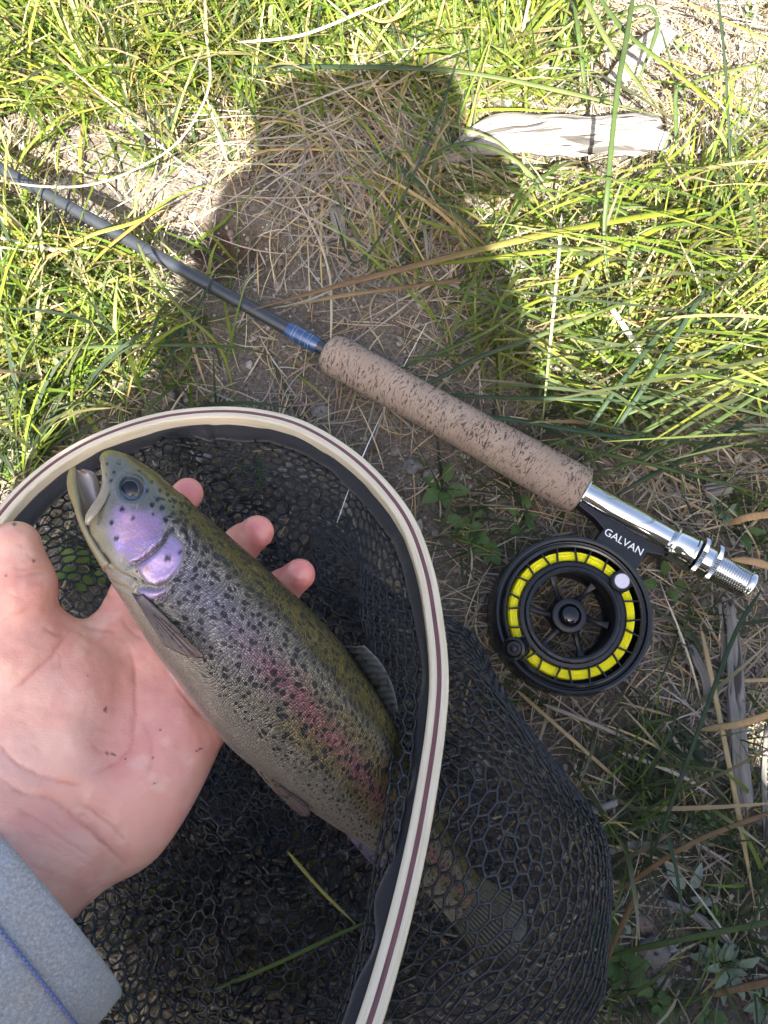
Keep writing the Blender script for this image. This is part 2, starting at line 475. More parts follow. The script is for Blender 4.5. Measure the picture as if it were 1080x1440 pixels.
# short turf: every tuft is a fan of blades
def make_turf(nt):
    x, y, px, py = scatter(nt)
    d = blobs(px, py, GREEN) * (1 - 0.8 * blobs(px, py, BARE))
    out = (px < -60) | (px > 1140) | (py < -60)
    d = np.where(out, 0.45, d)
    d = d * (0.55 + 0.65 * np.clip(fbm(x * 26, y * 26) + .35, 0, 1))
    k = rng.random(nt) < d
    x, y, px, py, d = x[k], y[k], px[k], py[k], d[k]
    nb = rng.integers(4, 12, len(x))
    i = np.repeat(np.arange(len(x)), nb); n = len(i)
    bx = x[i] + rng.normal(0, .0045, n); by = y[i] + rng.normal(0, .0045, n)
    base = np.stack([bx, by, gz(bx, by) - .001], -1)
    tall = np.where(py[i] < 270, 1.25, 1.0) * np.where(py[i] > 640, 0.62, 1.0)
    ln = rng.gamma(4.5, .0105, n) * tall + .008
    ln = np.minimum(ln, 0.11)
    lim = keep_clear(px[i], py[i])
    ln = np.where(lim < .5, np.minimum(ln, lim * rng.uniform(1.0, 1.8, n)), ln)
    taz = rng.uniform(0, 2 * math.pi, len(x))[i]
    az = taz + rng.normal(0, .9, n)
    lean = np.abs(rng.normal(.60, .38, n)); curl = rng.uniform(.2, 1.5, n)
    sh = py[i] > 560  # inside the angler's shadow: darker blade colours, shade painted in
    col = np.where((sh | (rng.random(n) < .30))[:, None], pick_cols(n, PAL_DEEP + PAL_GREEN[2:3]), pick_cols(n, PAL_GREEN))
    dead = rng.random(n) < .06
    col = np.where(dead[:, None], pick_cols(n, PAL_STRAW), col)
    tip = np.where((rng.random(n) < .22)[:, None], pick_cols(n, PAL_STRAW), col)
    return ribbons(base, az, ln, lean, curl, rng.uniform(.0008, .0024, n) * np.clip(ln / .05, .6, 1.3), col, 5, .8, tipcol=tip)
def far_turf(n):
    """the meadow going on round the spot, thinner blades for distance"""
    x = rng.uniform(-3, 3, n); y = rng.uniform(-2.2, 4.2, n); px, py = project(np.stack([x, y, 0 * x], -1))
    k = ((y > .62) | (np.abs(x) > .48) | (y < -.95)) & ~((np.abs(x) < .42) & (y < 0) & (y > -1.15)) & (rng.random(n) < .35 + .6 * np.clip(fbm(x * 5, y * 5) + .4, 0, 1))
    x, y = x[k], y[k]; n = len(x)
    return ribbons(np.stack([x, y, gz(x, y)], -1), rng.uniform(0, 6.28, n), rng.uniform(.03, .12, n), np.abs(rng.normal(.5, .35, n)), rng.uniform(.2, 1.4, n), rng.uniform(.003, .007, n), pick_cols(n, PAL_GREEN + PAL_STRAW[:2]), 3, .8)
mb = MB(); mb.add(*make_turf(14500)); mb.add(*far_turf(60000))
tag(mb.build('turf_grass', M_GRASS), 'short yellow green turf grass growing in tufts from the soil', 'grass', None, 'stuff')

# dry litter lying on the soil
def make_straw(n):
    x, y, px, py = scatter(n)
    d = 0.55 + 0.0 * px
    d = np.maximum(d, blobs(px, py, [(480,300,140,140,.95),(500,190,160,110,1.3),(620,300,90,60,.9),(430,150,80,60,1.2),(1000,100,130,110,1.0),(880,290,120,60,1.1),(850,400,140,90,1.0),(1000,420,90,90,.9),(1000,1000,90,150,.9),(960,1200,120,140,.7),(120,150,120,50,1.0),(240,250,110,40,.8),(900,740,150,60,.9)]))
    d = d * (1 - .55 * np.clip(blobs(px, py, GREEN), 0, 1)) * (1 - .8 * blobs(px, py, BARE[:1])) * (.4 + .8 * np.clip(fbm(x * 18 + 7, y * 18) + .5, 0, 1))
    k = rng.random(n) < d
    x, y, px, py = x[k], y[k], px[k], py[k]; n = len(x)
    base = np.stack([x, y, gz(x, y) + rng.uniform(.0005, .006, n)], -1)
    az = rng.uniform(0, 2 * math.pi, n)
    ln = rng.gamma(2.5, .010, n) + .006; ln = np.minimum(ln, .085)
    lim = keep_clear(px, py)
    low = lim < .5
    lean = np.where(low, 1.57, rng.normal(1.48, .12, n)); curl = rng.normal(.12, .16, n)
    col = np.where((rng.random(n) < .45)[:, None], pick_cols(n, PAL_GREY), pick_cols(n, PAL_STRAW))
    return ribbons(base, az, ln, lean, curl, rng.uniform(.0004, .0014, n), col, 5, .9, side_bend=rng.normal(0, .55, n))
mb = MB(); mb.add(*make_straw(40000))
tag(mb.build('straw_litter', M_STRAW), 'dry tan straw and dead stems littering the soil', 'straw', None, 'stuff')

# dead matted stems fanning through the shaded patch, and rush blades arching in from the side
def fan(n, c, sp, az0, asp, l0, l1, pal, w0, w1, lean, curl, mat_z=.004):
    g = W(c[0], c[1], 0)
    bx = g[0] + rng.normal(0, sp[0], n); by = g[1] + rng.normal(0, sp[1], n)
    px, py = project(np.stack([bx, by, 0 * bx], -1)); lim = keep_clear(px, py)
    az = rng.normal(az0, asp, n); ln = rng.uniform(l0, l1, n)
    ln = np.where(lim < .5, np.minimum(ln, .03), ln)
    col = pick_cols(n, pal)
    return ribbons(np.stack([bx, by, gz(bx, by) + rng.uniform(0, mat_z, n)], -1), az, ln, rng.normal(lean, .14, n), rng.normal(curl, .15, n),
                   rng.uniform(w0, w1, n), col, 9, .7, side_bend=rng.normal(0, .35, n))
mb = MB()
for a in [(190, (520,120), (.045,.03), -1.2, .6), (170, (590,170), (.04,.03), -2.2, .6), (90, (450,150), (.035,.03), -.9, .7), (60, (640,300), (.05,.03), 2.8, .6), (90, (560,220), (.05,.04), 2.0, 1.2),
          (70, (950,60), (.06,.04), -1.8, 1.0), (70, (1040,980), (.03,.06), 1.8, .8), (50, (960,1180), (.05,.05), 1.2, 1.6), (60, (880,720), (.06,.03), .3, 1.2)]:
    mb.add(*fan(a[0], a[1], a[2], a[3], a[4], .05 if a[1][1] < 500 else .02, .14 if a[1][1] < 500 else .06, PAL_STRAW + PAL_GREY + PAL_GREY, .0006, .0017, 1.35, .22, .012))
tag(mb.build('matted_straw', M_STRAW), 'long dead stems matted over the shaded soil', 'straw', None, 'stuff')
mb = MB()
for a in [(26, (1090,560), (.03,.03), 3.5, .22, .12, .28), (26, (1110,620), (.03,.03), 3.35, .18, .12, .28), (12, (1080,420), (.04,.05), 3.6, .3, .10, .24),
          (24, (960,180), (.05,.04), -1.4, .7, .06, .16), (10, (740,420), (.04,.04), .9, 1.0, .05, .14), (8, (600,330), (.05,.05), 1.4, .7, .05, .13), (16, (1050,690), (.03,.02), 3.2, .25, .1, .22)]:
    mb.add(*fan(a[0], a[1], a[2], a[3], a[4], a[5], a[6], PAL_DEEP + [(.12,.16,.05),(.17,.20,.06)], .0014, .0030, 1.08, .42, .02))
for a in [(46, (1060,440), (.05,.05), 3.5, .4, .08, .20), (40, (960,330), (.06,.05), 3.4, .6, .07, .16), (34, (850,420), (.06,.04), 2.9, .9, .05, .13), (24, (980,200), (.05,.04), 4.4, .8, .06, .13), (55, (170,150), (.008,.008), 2.6, .55, .05, .11), (60, (260,60), (.03,.02), 1.6, .5, .06, .12), (40, (100,60), (.04,.03), 2.0, .9, .05, .1), (50, (610,70), (.03,.02), 1.5, .45, .05, .11), (40, (700,60), (.03,.02), 1.4, .5, .05, .1),
          (50, (50,480), (.03,.03), 2.8, .9, .04, .1), (40, (150,440), (.03,.02), 2.2, 1.0, .04, .08), (40, (20,600), (.02,.02), 1.2, .9, .04, .09), (30, (820,470), (.04,.02), 1.5, 1.2, .03, .07), (40, (640,110), (.02,.015), -1.4, .5, .04, .08)]:
    mb.add(*fan(a[0], a[1], a[2], a[3], a[4], a[5], a[6], PAL_GREEN + PAL_STRAW[:1], .0011, .0028, .75, .8, .004))
tag(mb.build('rush_grass', M_GRASS), 'long green rush blades arching over the turf', 'grass', None, 'stuff')

# grit
ico = np.array([(0,0,1),(.894,0,.447),(.276,.851,.447),(-.724,.526,.447),(-.724,-.526,.447),(.276,-.851,.447),(.724,.526,-.447),(-.276,.851,-.447),(-.894,0,-.447),(-.276,-.851,-.447),(.724,-.526,-.447),(0,0,-1)])
icf = np.array([(0,1,2),(0,2,3),(0,3,4),(0,4,5),(0,5,1),(1,6,2),(2,7,3),(3,8,4),(4,9,5),(5,10,1),(6,7,2),(7,8,3),(8,9,4),(9,10,5),(10,6,1),(11,7,6),(11,8,7),(11,9,8),(11,10,9),(11,6,10)])
def make_grit(n):
    x, y, px, py = scatter(n, -100, 1180, -80, 1500)
    r = rng.gamma(2.0, .00055, n) + .0004; r = np.minimum(r, .0042)
    V = ico[None] * (1 + rng.uniform(-.3, .3, (n, 12, 1))) * r[:, None, None] * rng.uniform(.6, 1.2, (n, 1, 3)) * np.array([1, 1, .7])
    V = V + np.stack([x, y, gz(x, y) + r * .45 + .0006], -1)[:, None]
    F = icf[None] + (np.arange(n) * 12)[:, None, None]
    c = pick_cols(n, [(.24,.21,.18),(.16,.135,.11),(.32,.30,.27),(.12,.09,.065),(.20,.17,.14),(.40,.38,.35)])
    return V.reshape(-1, 3), F.reshape(-1, 3), np.repeat(c, 12, 0)
t = NT('grit'); o = t.obj()
M_GRIT = t.bsdf(t.mix(t.noise(o, 700, 3), t.mix(1.0, t.col(), (.55, .55, .55), 'MULTIPLY'), t.col()), 0.9, normal=t.bump(t.noise(o, 1200, 3), .6, .001))
mb = MB(); mb.add(*make_grit(9000))
tag(mb.build('grit', M_GRIT, smooth=False), 'small grey soil crumbs and grit', 'grit', None, 'stuff')
# ---------------------------------------------------------------- landing net
def rim_pt(px, py):
    """on the tilted plane of the hoop"""
    d = ray(px, py); k = 0.385
    s = (0.047 + k * 0.185 - CAM_H) / (d[2] + k * d[1])
    return CAMP + d * s
RIMW = np.array([rim_pt(*p) for p in RIM_PX])
def closed_resample(P, n):
    e = 4; Q = np.vstack([P[-e:], P, P[:e + 1]])
    q = crom(Q, np.linspace(e, e + len(P), 40 * len(P)))
    s = np.r_[0, np.cumsum(np.linalg.norm(np.diff(q, axis=0), axis=1))]
    u = np.linspace(0, s[-1], n, endpoint=False)
    return np.stack([np.interp(u, s, q[:, k]) for k in range(3)], 1), s[-1]
RIM, RIM_LEN = closed_resample(RIMW, 420)
PN = nrm(np.array([0, 0.385, 1.0]))                       # normal of the hoop plane
NETC = RIM.mean(0)
net = thing('landing_net', (NETC[0], NETC[1], 0), 'wooden hooped landing net with black hexagonal mesh bag under the trout', 'landing net')

def wood(name, c0, c1, c2, stretch, rough=0.42, coat=0.25, bump=0.25):
    t = NT(name); o = t.n('UVMap', {'uv_map': 'grain'}).outputs[0]; n1 = t.noise(t.scale(o, stretch), 1.0, 5, 0.6, 0.4)
    c = t.ramp(n1, [(0.3, c0), (0.52, c1), (0.72, c2)])
    c = t.mix(t.math('MULTIPLY', t.noise(t.obj(), 60, 3), .25), c, c0)
    return t.bsdf(c, rough, normal=t.bump(n1, bump, .0006), Coat_Weight=coat, Coat_Roughness=.25)
M_ASH = wood('pale ash wood', (.52,.43,.29), (.64,.55,.395), (.70,.615,.46), (40, 900, 1))
M_MAROON = wood('maroon wood', (.085,.026,.026), (.15,.047,.046), (.20,.075,.068), (60, 1200, 1))
T = nrm(np.roll(RIM, -1, 0) - np.roll(RIM, 1, 0))
OUT = nrm(np.cross(T, PN))
if np.mean(np.sum(OUT * (RIM - NETC), 1)) < 0: OUT = -OUT
def grain_uv(me, uv_):
    li = np.zeros(len(me.loops), np.int32); me.loops.foreach_get('vertex_index', li)
    me.uv_layers.new(name='grain').data.foreach_set('uv', uv_[li].astype(np.float32).ravel())
def strip(name, r0, r1, h0, h1, mat, e0, e1, parent):
    """one lamination swept round the hoop; e0, e1 round its inner and outer edges"""
    pts = []
    def corner(cx, cy, ex, ey, e):
        for a in np.linspace(0, math.pi / 2, 4):
            pts.append((cx - ex * e + ex * e * math.sin(a), cy - ey * e + ey * e * math.cos(a)) if e > 1e-5 else (cx, cy))
    sec = [(r0, h0, e0), (r1, h0, e1), (r1, h1, e1), (r0, h1, e0)]
    P = []
    for (cx, cy, e), (sx, sy), rev in zip(sec, [(-1, -1), (1, -1), (1, 1), (-1, 1)], [0, 1, 0, 1]):
        aa = np.linspace(0, math.pi / 2, 4)
        q = [(cx - sx * e + sx * e * math.cos(a), cy - sy * e + sy * e * math.sin(a)) for a in aa]
        P += q if rev == 0 and sx * sy > 0 else q[::-1]
    P = np.array(P); c = P.mean(0); a = np.argsort(np.arctan2(P[:, 1] - c[1], P[:, 0] - c[0]))
    P = P[a]
    rings = RIM[:, None] + OUT[:, None] * P[None, :, 0, None] + PN * P[None, :, 1, None]
    mb = MB(); mb.add(*loft(rings, False, True)); o_ = mb.build(name, mat, parent)
    uv_ = np.stack(np.broadcast_arrays((np.arange(len(RIM)) / len(RIM) * RIM_LEN)[:, None], P[None, :, 0] + P[None, :, 1] * .7), -1).reshape(-1, 2)
    grain_uv(o_.data, uv_); return o_
strip('wood_lamination', -.0046, -.00105, -.0062, .0060, M_ASH, .0012, .0002, net)
strip('wood_lamination', -.00100, .00085, -.0059, .00612, M_MAROON, .0001, .0001, net)
strip('wood_lamination', .0009, .0044, -.0062, .0060, M_ASH, .0002, .0012, net)
# handle going back towards the angler
hp = [rim_pt(303, 1745), rim_pt(303, 1830), rim_pt(302, 1960), rim_pt(300, 2150), rim_pt(298, 2500)]
hp = resample(hp, 30); hr = np.interp(np.linspace(0, 1, 30), [0, .15, .4, .7, .95, 1], [.009, .012, .014, .012, .015, .008])
mb = MB(); mb.add(*tube(hp, hr, 16, PN, .8)); mb.build('handle', M_ASH, net)

# black cloth binding along the inside of the hoop
t = NT('black binding cloth'); o = t.obj()
M_BIND = t.bsdf(t.mix(t.noise(o, 300, 3), (.004, .0045, .006), (.010, .011, .015)), .75, normal=t.bump(t.noise(o, 700, 3), .5, .001), Sheen_Weight=.2)
na = len(RIM); arc = np.arange(na) / na * RIM_LEN
rings = []
wv = 1 + .30 * vnoise(arc * 60, arc * 0) ; wv2 = vnoise(arc * 110 + 40, arc * 0)
prof = [(-.0044, -.0005), (-.0058, -.0008), (-.0078, -.0025), (-.0092, -.0055), (-.0090, -.0085), (-.0075, -.0080), (-.0048, -.0045)]
rings = np.stack([RIM + OUT * (p[0] * (wv if k in (2, 3, 4) else 1))[:, None] * 1.0 if k in (2, 3, 4) else RIM + OUT * p[0] for k, p in enumerate(prof)], 1)
rings = rings + PN * np.array([p[1] for p in prof])[None, :, None] + PN * (wv2 * .0007)[:, None, None]
mb = MB(); mb.add(*loft(rings, False, True)); mb.build('binding', M_BIND, net)

# the bag: stations round the hoop, each a line from the hoop down to the floor of the bag (photo place, height)
ST = [
 ((300,588), [(303,622,.030),(312,668,.016),(330,740,.012),(372,850,.008),(425,980,.006)]),
 ((420,606), [(415,640,.034),(400,690,.018),(402,760,.012),(425,870,.008),(445,1000,.006)]),
 ((530,684), [(508,704,.046),(478,742,.030),(468,800,.016),(475,900,.009),(470,1020,.006)]),
 ((598,810), [(566,818,.078),(528,832,.066),(508,866,.052),(560,880,.048),(628,872,.042),(650,895,.022),(600,985,.008),(505,1050,.006)]),
 ((617,960), [(588,956,.108),(556,950,.100),(532,968,.082),(575,985,.076),(662,945,.072),(708,985,.046),(715,1020,.012),(540,1075,.006)]),
 ((602,1100), [(578,1096,.129),(556,1090,.127),(546,1086,.119),(585,1098,.114),(690,1080,.112),(790,1105,.076),(806,1130,.018),(620,1150,.006)]),
 ((588,1180), [(564,1174,.138),(546,1166,.131),(536,1170,.118),(575,1190,.112),(705,1160,.122),(822,1170,.082),(838,1190,.020),(640,1200,.006)]),
 ((568,1270), [(546,1262,.140),(530,1252,.128),(520,1256,.112),(560,1275,.112),(710,1255,.126),(832,1250,.085),(842,1262,.020),(640,1240,.006)]),
 ((547,1350), [(526,1342,.140),(510,1336,.122),(504,1338,.102),(545,1352,.112),(700,1340,.124),(826,1330,.080),(836,1335,.018),(620,1270,.006)]),
 ((523,1430), [(502,1420,.138),(484,1410,.112),(478,1405,.086),(530,1425,.112),(680,1430,.118),(806,1420,.074),(815,1420,.016),(590,1300,.006)]),
 ((445,1620), [(425,1590,.135),(405,1560,.10),(400,1540,.07),(470,1570,.085),(600,1590,.09),(700,1560,.05),(690,1540,.014),(540,1320,.006)]),
 ((303,1776), [(303,1720,.15),(305,1660,.11),(310,1600,.06),(330,1540,.03),(400,1470,.02),(470,1340,.006)]),
 ((105,1620), [(150,1580,.12),(175,1530,.07),(205,1480,.03),(260,1420,.014),(420,1310,.006)]),
 ((-45,1380), [(0,1365,.11),(75,1340,.06),(140,1310,.026),(240,1270,.014),(400,1240,.006)]),
 ((-85,1130), [(-50,1126,.085),(15,1115,.045),(95,1110,.022),(220,1120,.012),(390,1140,.006)]),
 ((-72,900), [(-45,905,.062),(0,915,.034),(75,930,.018),(200,970,.012),(385,1050,.006)]),
 ((-5,747), [(18,760,.044),(62,790,.024),(120,830,.015),(230,900,.010),(390,1010,.006)]),
 ((98,648), [(115,672,.036),(140,712,.020),(185,770,.012),(270,860,.008),(400,985,.006)]),
 ((200,603), [(208,634,.032),(222,682,.017),(250,750,.012),(315,850,.008),(410,978,.006)]),
]
NS = 64
stat = []; tpos = []
for (rp, cps) in ST:
    w = rim_pt(*rp); k = np.argmin(np.linalg.norm(RIM - w, axis=1)); tpos.append(k)
    top = RIM[k] - OUT[k] * .0105 - PN * .006
    bx_, by_ = cps[-1][0], cps[-1][1]; f_ = np.clip(((bx_ - 465) * 80 + (by_ - 1090) * 130) / (80 ** 2 + 130 ** 2), 0, 1)
    stat.append(resample(np.vstack([top] + [W(*c) for c in cps] + [W(465 + 80 * f_ + .06 * (bx_ - 505), 1090 + 130 * f_ + .06 * (by_ - 1150), .006)]), NS))
stat = np.array(stat); tpos = np.array(tpos, float); tpos -= tpos[0]; tpos[tpos < 0] += na
ordr = np.argsort(tpos); tpos = tpos[ordr]; stat = stat[ordr]; T0 = np.argmin(np.linalg.norm(RIM - rim_pt(300, 588), axis=1))
NA = 240
def around(tt):
    e = 3
    tp = np.r_[tpos[-e:] - na, tpos, tpos[:e] + na]; Sx = np.concatenate([stat[-e:], stat, stat[:e]])
    i = np.clip(np.searchsorted(tp, tt, side='right') - 1, 0, len(tp) - 2)
    f = (tt - tp[i]) / (tp[i + 1] - tp[i])
    return crom(Sx.reshape(len(Sx), -1), i + f).reshape(len(tt), NS, 3)
BAG = around(np.arange(NA) / NA * na)
SL = np.linspace(0, 1, NS)
# keep the top edge sewn to the binding all the way round
rimtop = (RIM - OUT * .0105 - PN * .006)[(T0 + (np.arange(NA) / NA * na)).astype(int) % na]
edge = np.clip(1 - SL / .12, 0, 1)[None, :, None]
BAG = BAG + (rimtop - BAG[:, 0])[:, None] * edge
# slack: folds and crumples that grow away from the hoop
A_ = np.arange(NA)[:, None] / NA * RIM_LEN; S_ = SL[None] * 0.35
px_, py_ = project(BAG)
loose = sstep(.05, .35, SL)[None] * np.where(px_ > 625, .12, 1.0)
x, y = BAG[..., 0], BAG[..., 1]
ff = fbm(x * 24, y * 24, A_ * 6 + S_ * 0, o=2)
BAG[..., 2] += np.abs(ff) * .012 * loose
BAG[..., 0] += .0050 * loose * fbm(A_ * 26, S_ * 26 + 3, o=2)
BAG[..., 1] += .0050 * loose * fbm(A_ * 26 + 31, S_ * 26, o=2)
# ridges of bunched mesh
for pl, hgt, wd in ([[(215,612),(270,650),(325,705),(390,770),(440,840),(500,880)], .020, 13], [[(235,1080),(300,1135),(380,1200),(450,1250),(545,1320)], .030, 22], [[(330,1180),(325,1260),(335,1360),(350,1440)], .022, 14],
                    [[(60,880),(110,910),(160,960)], .01, 14], [[(440,1150),(500,1210),(530,1300)], .022, 16], [[(400,1430),(460,1400),(520,1440)], .02, 16]):
    dd = poly_dist(px_, py_, pl); inner = (BAG[..., 2] < .06)
    BAG[..., 2] += hgt * np.exp(-(dd / wd) ** 2) * inner * (.6 + .5 * vnoise(x * 90, y * 90))
BAG[..., 2] = np.maximum(BAG[..., 2], gz(BAG[..., 0], BAG[..., 1]) + .003 + .003 * (1 + vnoise(x * 55, y * 55)))

def bag_at(a, s):
    """bilinear point on the bag; a in columns, s in rows"""
    a = np.mod(a, 1) * NA; s = np.clip(s, 0, 1) * (NS - 1)
    i = a.astype(int) % NA; j = np.minimum(s.astype(int), NS - 2); fa = (a - np.floor(a))[..., None]; fs = (s - j)[..., None]
    i2 = (i + 1) % NA
    return (BAG[i, j] * (1 - fa) + BAG[i2, j] * fa) * (1 - fs) + (BAG[i, j + 1] * (1 - fa) + BAG[i2, j + 1] * fa) * fs
NCOL, NROW = 102, 48
cells = []
def hexmesh():
    """knots of a hexagon net: two per lattice cell, strands between them"""
    ids = {}; P = []; E = []
    k = np.arange(NCOL)
    A = []; Bv = []
    for r in range(NROW + 1):
        off = 0.5 * (r % 2)
        A.append(np.stack([(k + off) / NCOL, np.full(NCOL, (r + 1 / 3 - .17) / NROW)], 1))     # upper knot
        Bv.append(np.stack([(k + off) / NCOL, np.full(NCOL, (r + 2 / 3 + .17) / NROW)], 1))    # lower knot
    A = np.array(A); Bv = np.array(Bv)
    nA = (NROW + 1) * NCOL
    pts = np.concatenate([A.reshape(-1, 2), Bv.reshape(-1, 2)])
    for r in range(NROW + 1):
        a = r * NCOL + k; b = nA + r * NCOL + k
        E.append(np.stack([a, b], 1))
        if r < NROW:
            o = r % 2
            n1 = (r + 1) * NCOL + (k + (0 if o else -1)) % NCOL
            n2 = (r + 1) * NCOL + (k + (1 if o else 0)) % NCOL
            E.append(np.stack([b, n1], 1)); E.append(np.stack([b, n2], 1))
    return pts, np.concatenate(E)
pts, EE = hexmesh()
pts[:, 0] += rng.normal(0, .0003, len(pts)); pts[:, 1] += rng.normal(0, .0006, len(pts))
KN = bag_at(pts[:, 0], pts[:, 1])
ok = (pts[EE[:, 0], 1] < 1.0) & (pts[EE[:, 1], 1] < 1.0)
EE = EE[ok]
a, b = KN[EE[:, 0]], KN[EE[:, 1]]
def strands(a, b, r, m=5):
    """each strand a slightly waisted tube between two knots"""
    n = len(a); d = nrm(b - a)
    up = np.where(np.abs(d[:, 2:3]) > .9, np.array([[1., 0, 0]]), np.array([[0, 0, 1.]]))
    s = nrm(np.cross(d, up)); u = np.cross(s, d)
    an = np.linspace(0, 2 * math.pi, m, endpoint=False)
    circ = s[:, None] * np.cos(an)[None, :, None] + u[:, None] * np.sin(an)[None, :, None]
    R = []
    for f, k in ((-.06, .75), (.12, 1.18), (.5, .84), (.88, 1.18), (1.06, .75)):
        R.append((a + (b - a) * f)[:, None] + circ * (r * k))
    V = np.stack(R, 1)
    j = np.arange(m); j2 = (j + 1) % m
    f = np.concatenate([np.stack([q * m + j, q * m + j2, (q + 1) * m + j2, (q + 1) * m + j], 1) for q in range(4)])
    F = (np.arange(n) * 5 * m)[:, None, None] + f[None]
    return V.reshape(-1, 3), F.reshape(-1, 4)
t = NT('black mesh cord'); o = t.obj()
M_MESH = t.bsdf(t.mix(t.noise(o, 40, 2), (.006, .0075, .011), (.014, .017, .024)), .24, normal=t.bump(t.noise(o, 1500, 2), .5, .0005), Specular_IOR_Level=.5)
ring_px = KN.reshape(2, NROW + 1, NCOL, 3); pit = np.linalg.norm(np.roll(ring_px, -1, 2) - ring_px, axis=-1).reshape(-1)
keep = (pit[EE[:, 0]] > .0052) & (pit[EE[:, 1]] > .0052)
mb = MB(); mb.add(*strands(a[keep], b[keep], .00070))
RIDGE = [([(215,640),(290,690),(360,760),(430,850),(500,900)], .016, 16), ([(235,1080),(300,1135),(380,1200),(450,1250),(545,1320)], .026, 20), ([(330,1180),(325,1260),(335,1360),(350,1440)], .020, 14), ([(440,1150),(500,1210),(530,1300)], .020, 16), ([(380,1440),(450,1405),(520,1440)], .016, 16), ([(130,1330),(200,1300),(260,1390)], .012, 16)]
def floor_sheet(poly, pitch, ang, lift, fold, seed):
    """flat-lying slack net over part of the soil, hexagons in rows, pushed into folds"""
    P = np.array([W(px, py, .01)[:2] for px, py in poly]); lo, hi = P.min(0), P.max(0); c = (lo + hi) / 2; n = int(np.linalg.norm(hi - lo) / pitch / 1.3) + 3
    k = np.arange(-n, n); rows = np.arange(-n, n); h = pitch * .866
    A = []; 
    for r in rows: A.append(np.stack([(k + .5 * (r % 2)) * pitch, np.full(len(k), r * h - h * .34)], 1)); 
    B = [q + np.array([0, h * .68 - h * .01]) for q in A]
    m = len(k); pts_ = np.concatenate([np.concatenate(A), np.concatenate(B)]); nA = len(rows) * m; E = []
    for q, r in enumerate(rows):
        a_ = q * m + np.arange(m); E.append(np.stack([a_, a_ + nA], 1))
        if q + 1 < len(rows):
            o = r % 2; i = np.arange(1, m - 1)
            E.append(np.stack([nA + q * m + i, (q + 1) * m + i + (0 if o else -1)], 1)); E.append(np.stack([nA + q * m + i, (q + 1) * m + i + (1 if o else 0)], 1))
    E = np.concatenate(E); R_ = np.array([[math.cos(ang), -math.sin(ang)], [math.sin(ang), math.cos(ang)]])
    xy = pts_ @ R_.T + c
    fx_, fy_ = xy[:, 0].copy(), xy[:, 1].copy()
    z = fold * np.abs(fbm(fx_ * 20 + seed, fy_ * 20, o=2))
    qx, qy = project(np.stack([fx_, fy_, 0 * fx_ + .01], -1))
    for pl, hg, wd in RIDGE:
        w_ = np.exp(-(poly_dist(qx, qy, pl) / wd) ** 2); z += hg * w_ * (.7 + .4 * vnoise(fx_ * 80, fy_ * 80))
    xy[:, 0] += .007 * fbm(fx_ * 20 + seed + 4, fy_ * 20, o=2); xy[:, 1] += .007 * fbm(fx_ * 20, fy_ * 20 + seed + 9, o=2)
    ok = in_poly(qx, qy, poly); E = E[ok[E[:, 0]] & ok[E[:, 1]]]
    K = np.column_stack([xy, gz(xy[:, 0], xy[:, 1]) + lift + z])
    return strands(K[E[:, 0]], K[E[:, 1]], .00070)
mb.add(*floor_sheet([(300,740),(470,760),(545,880),(600,1000),(700,1080),(750,1200),(710,1330),(620,1440),(400,1470),(230,1420),(150,1250),(170,1050),(220,880)], .0086, .5, .004, .012, 2.0))
mb.add(*floor_sheet([(190,640),(320,625),(450,680),(520,760),(555,880),(560,1000),(520,1180),(500,1440),(60,1470),(60,1250),(120,1000),(150,850)], .0084, -.35, .010, .014, 11.0))
mb.build('mesh_bag', M_MESH, net)
# ---------------------------------------------------------------- fly rod
SHARP = 40
G0 = W(461, 494, .024); G1 = W(818, 693, .024); AX = nrm(G1 - G0)
BUTT = W(1052, 822, .024)
AX = nrm(W(1052, 822, .024) - G0)
GL = np.dot(G1 - G0, AX)
rod = thing('fly_rod', (G0[0], G0[1], 0), 'fly fishing rod with burl cork grip and chrome reel seat lying on the grass', 'fishing rod')
SIDE = nrm(np.cross(AX, (0, 0, 1)))                 # horizontal, to the reel's side
if SIDE[1] > 0: SIDE = -SIDE
t = NT('graphite blank'); o = t.obj()
M_BLANK = t.bsdf(t.mix(t.noise(o, 90, 2), (.022, .025, .030), (.034, .038, .045)), .34, 0.2, normal=t.bump(t.noise(o, 900, 2), .1, .0003), Coat_Weight=.25, Coat_Roughness=.2)
p0 = G0 + AX * .01
tip = W(-8, 232, .030)
far = tip + nrm(tip - p0) * 1.2 + np.array([0, 0, .05])
mb = MB(); P = np.vstack([p0 + (tip - p0) * f for f in np.linspace(0, 1, 20)] + [tip + (far - tip) * f for f in np.linspace(.1, 1, 10)])
mb.add(*tube(P, np.interp(np.arange(30), [0, 19, 29], [.0047, .0039, .0022]), 20)); mb.build('blank', M_BLANK, rod)
# marking rings in the graphite
dr = nrm(tip - p0)
def ring_on(mb, o, d, s, r, w, e=.0):
    mb.add(*lathe([(r - .0004, s - w / 2 - .0003), (r + e, s - w / 2), (r + e, s + w / 2), (r - .0004, s + w / 2 + .0003)], 24, o, d, (0, 0, 1)))
M_WIND = plain('blue thread winding', (.025, .060, .15), .30, 0.2, Coat_Weight=.8, Coat_Roughness=.1)
M_WIND2 = plain('pale blue thread', (.09, .15, .24), .3, 0.3, Coat_Weight=.8)
mb = MB()
mb.add(*lathe([(.0046, .006), (.0054, .010), (.0055, .022), (.0054, .027), (.0047, .031)], 24, G0, dr, (0, 0, 1)))
mb.build('thread_winding', M_WIND, rod)
for s in (.0125, .0145, .0185, .0235, .0255):
    mb = MB(); ring_on(mb, G0, dr, s, .0054, .0007, .0003); mb.build('winding_band', M_WIND2, rod)
M_RING = plain('dark blank ring', (.02, .022, .028), .25)
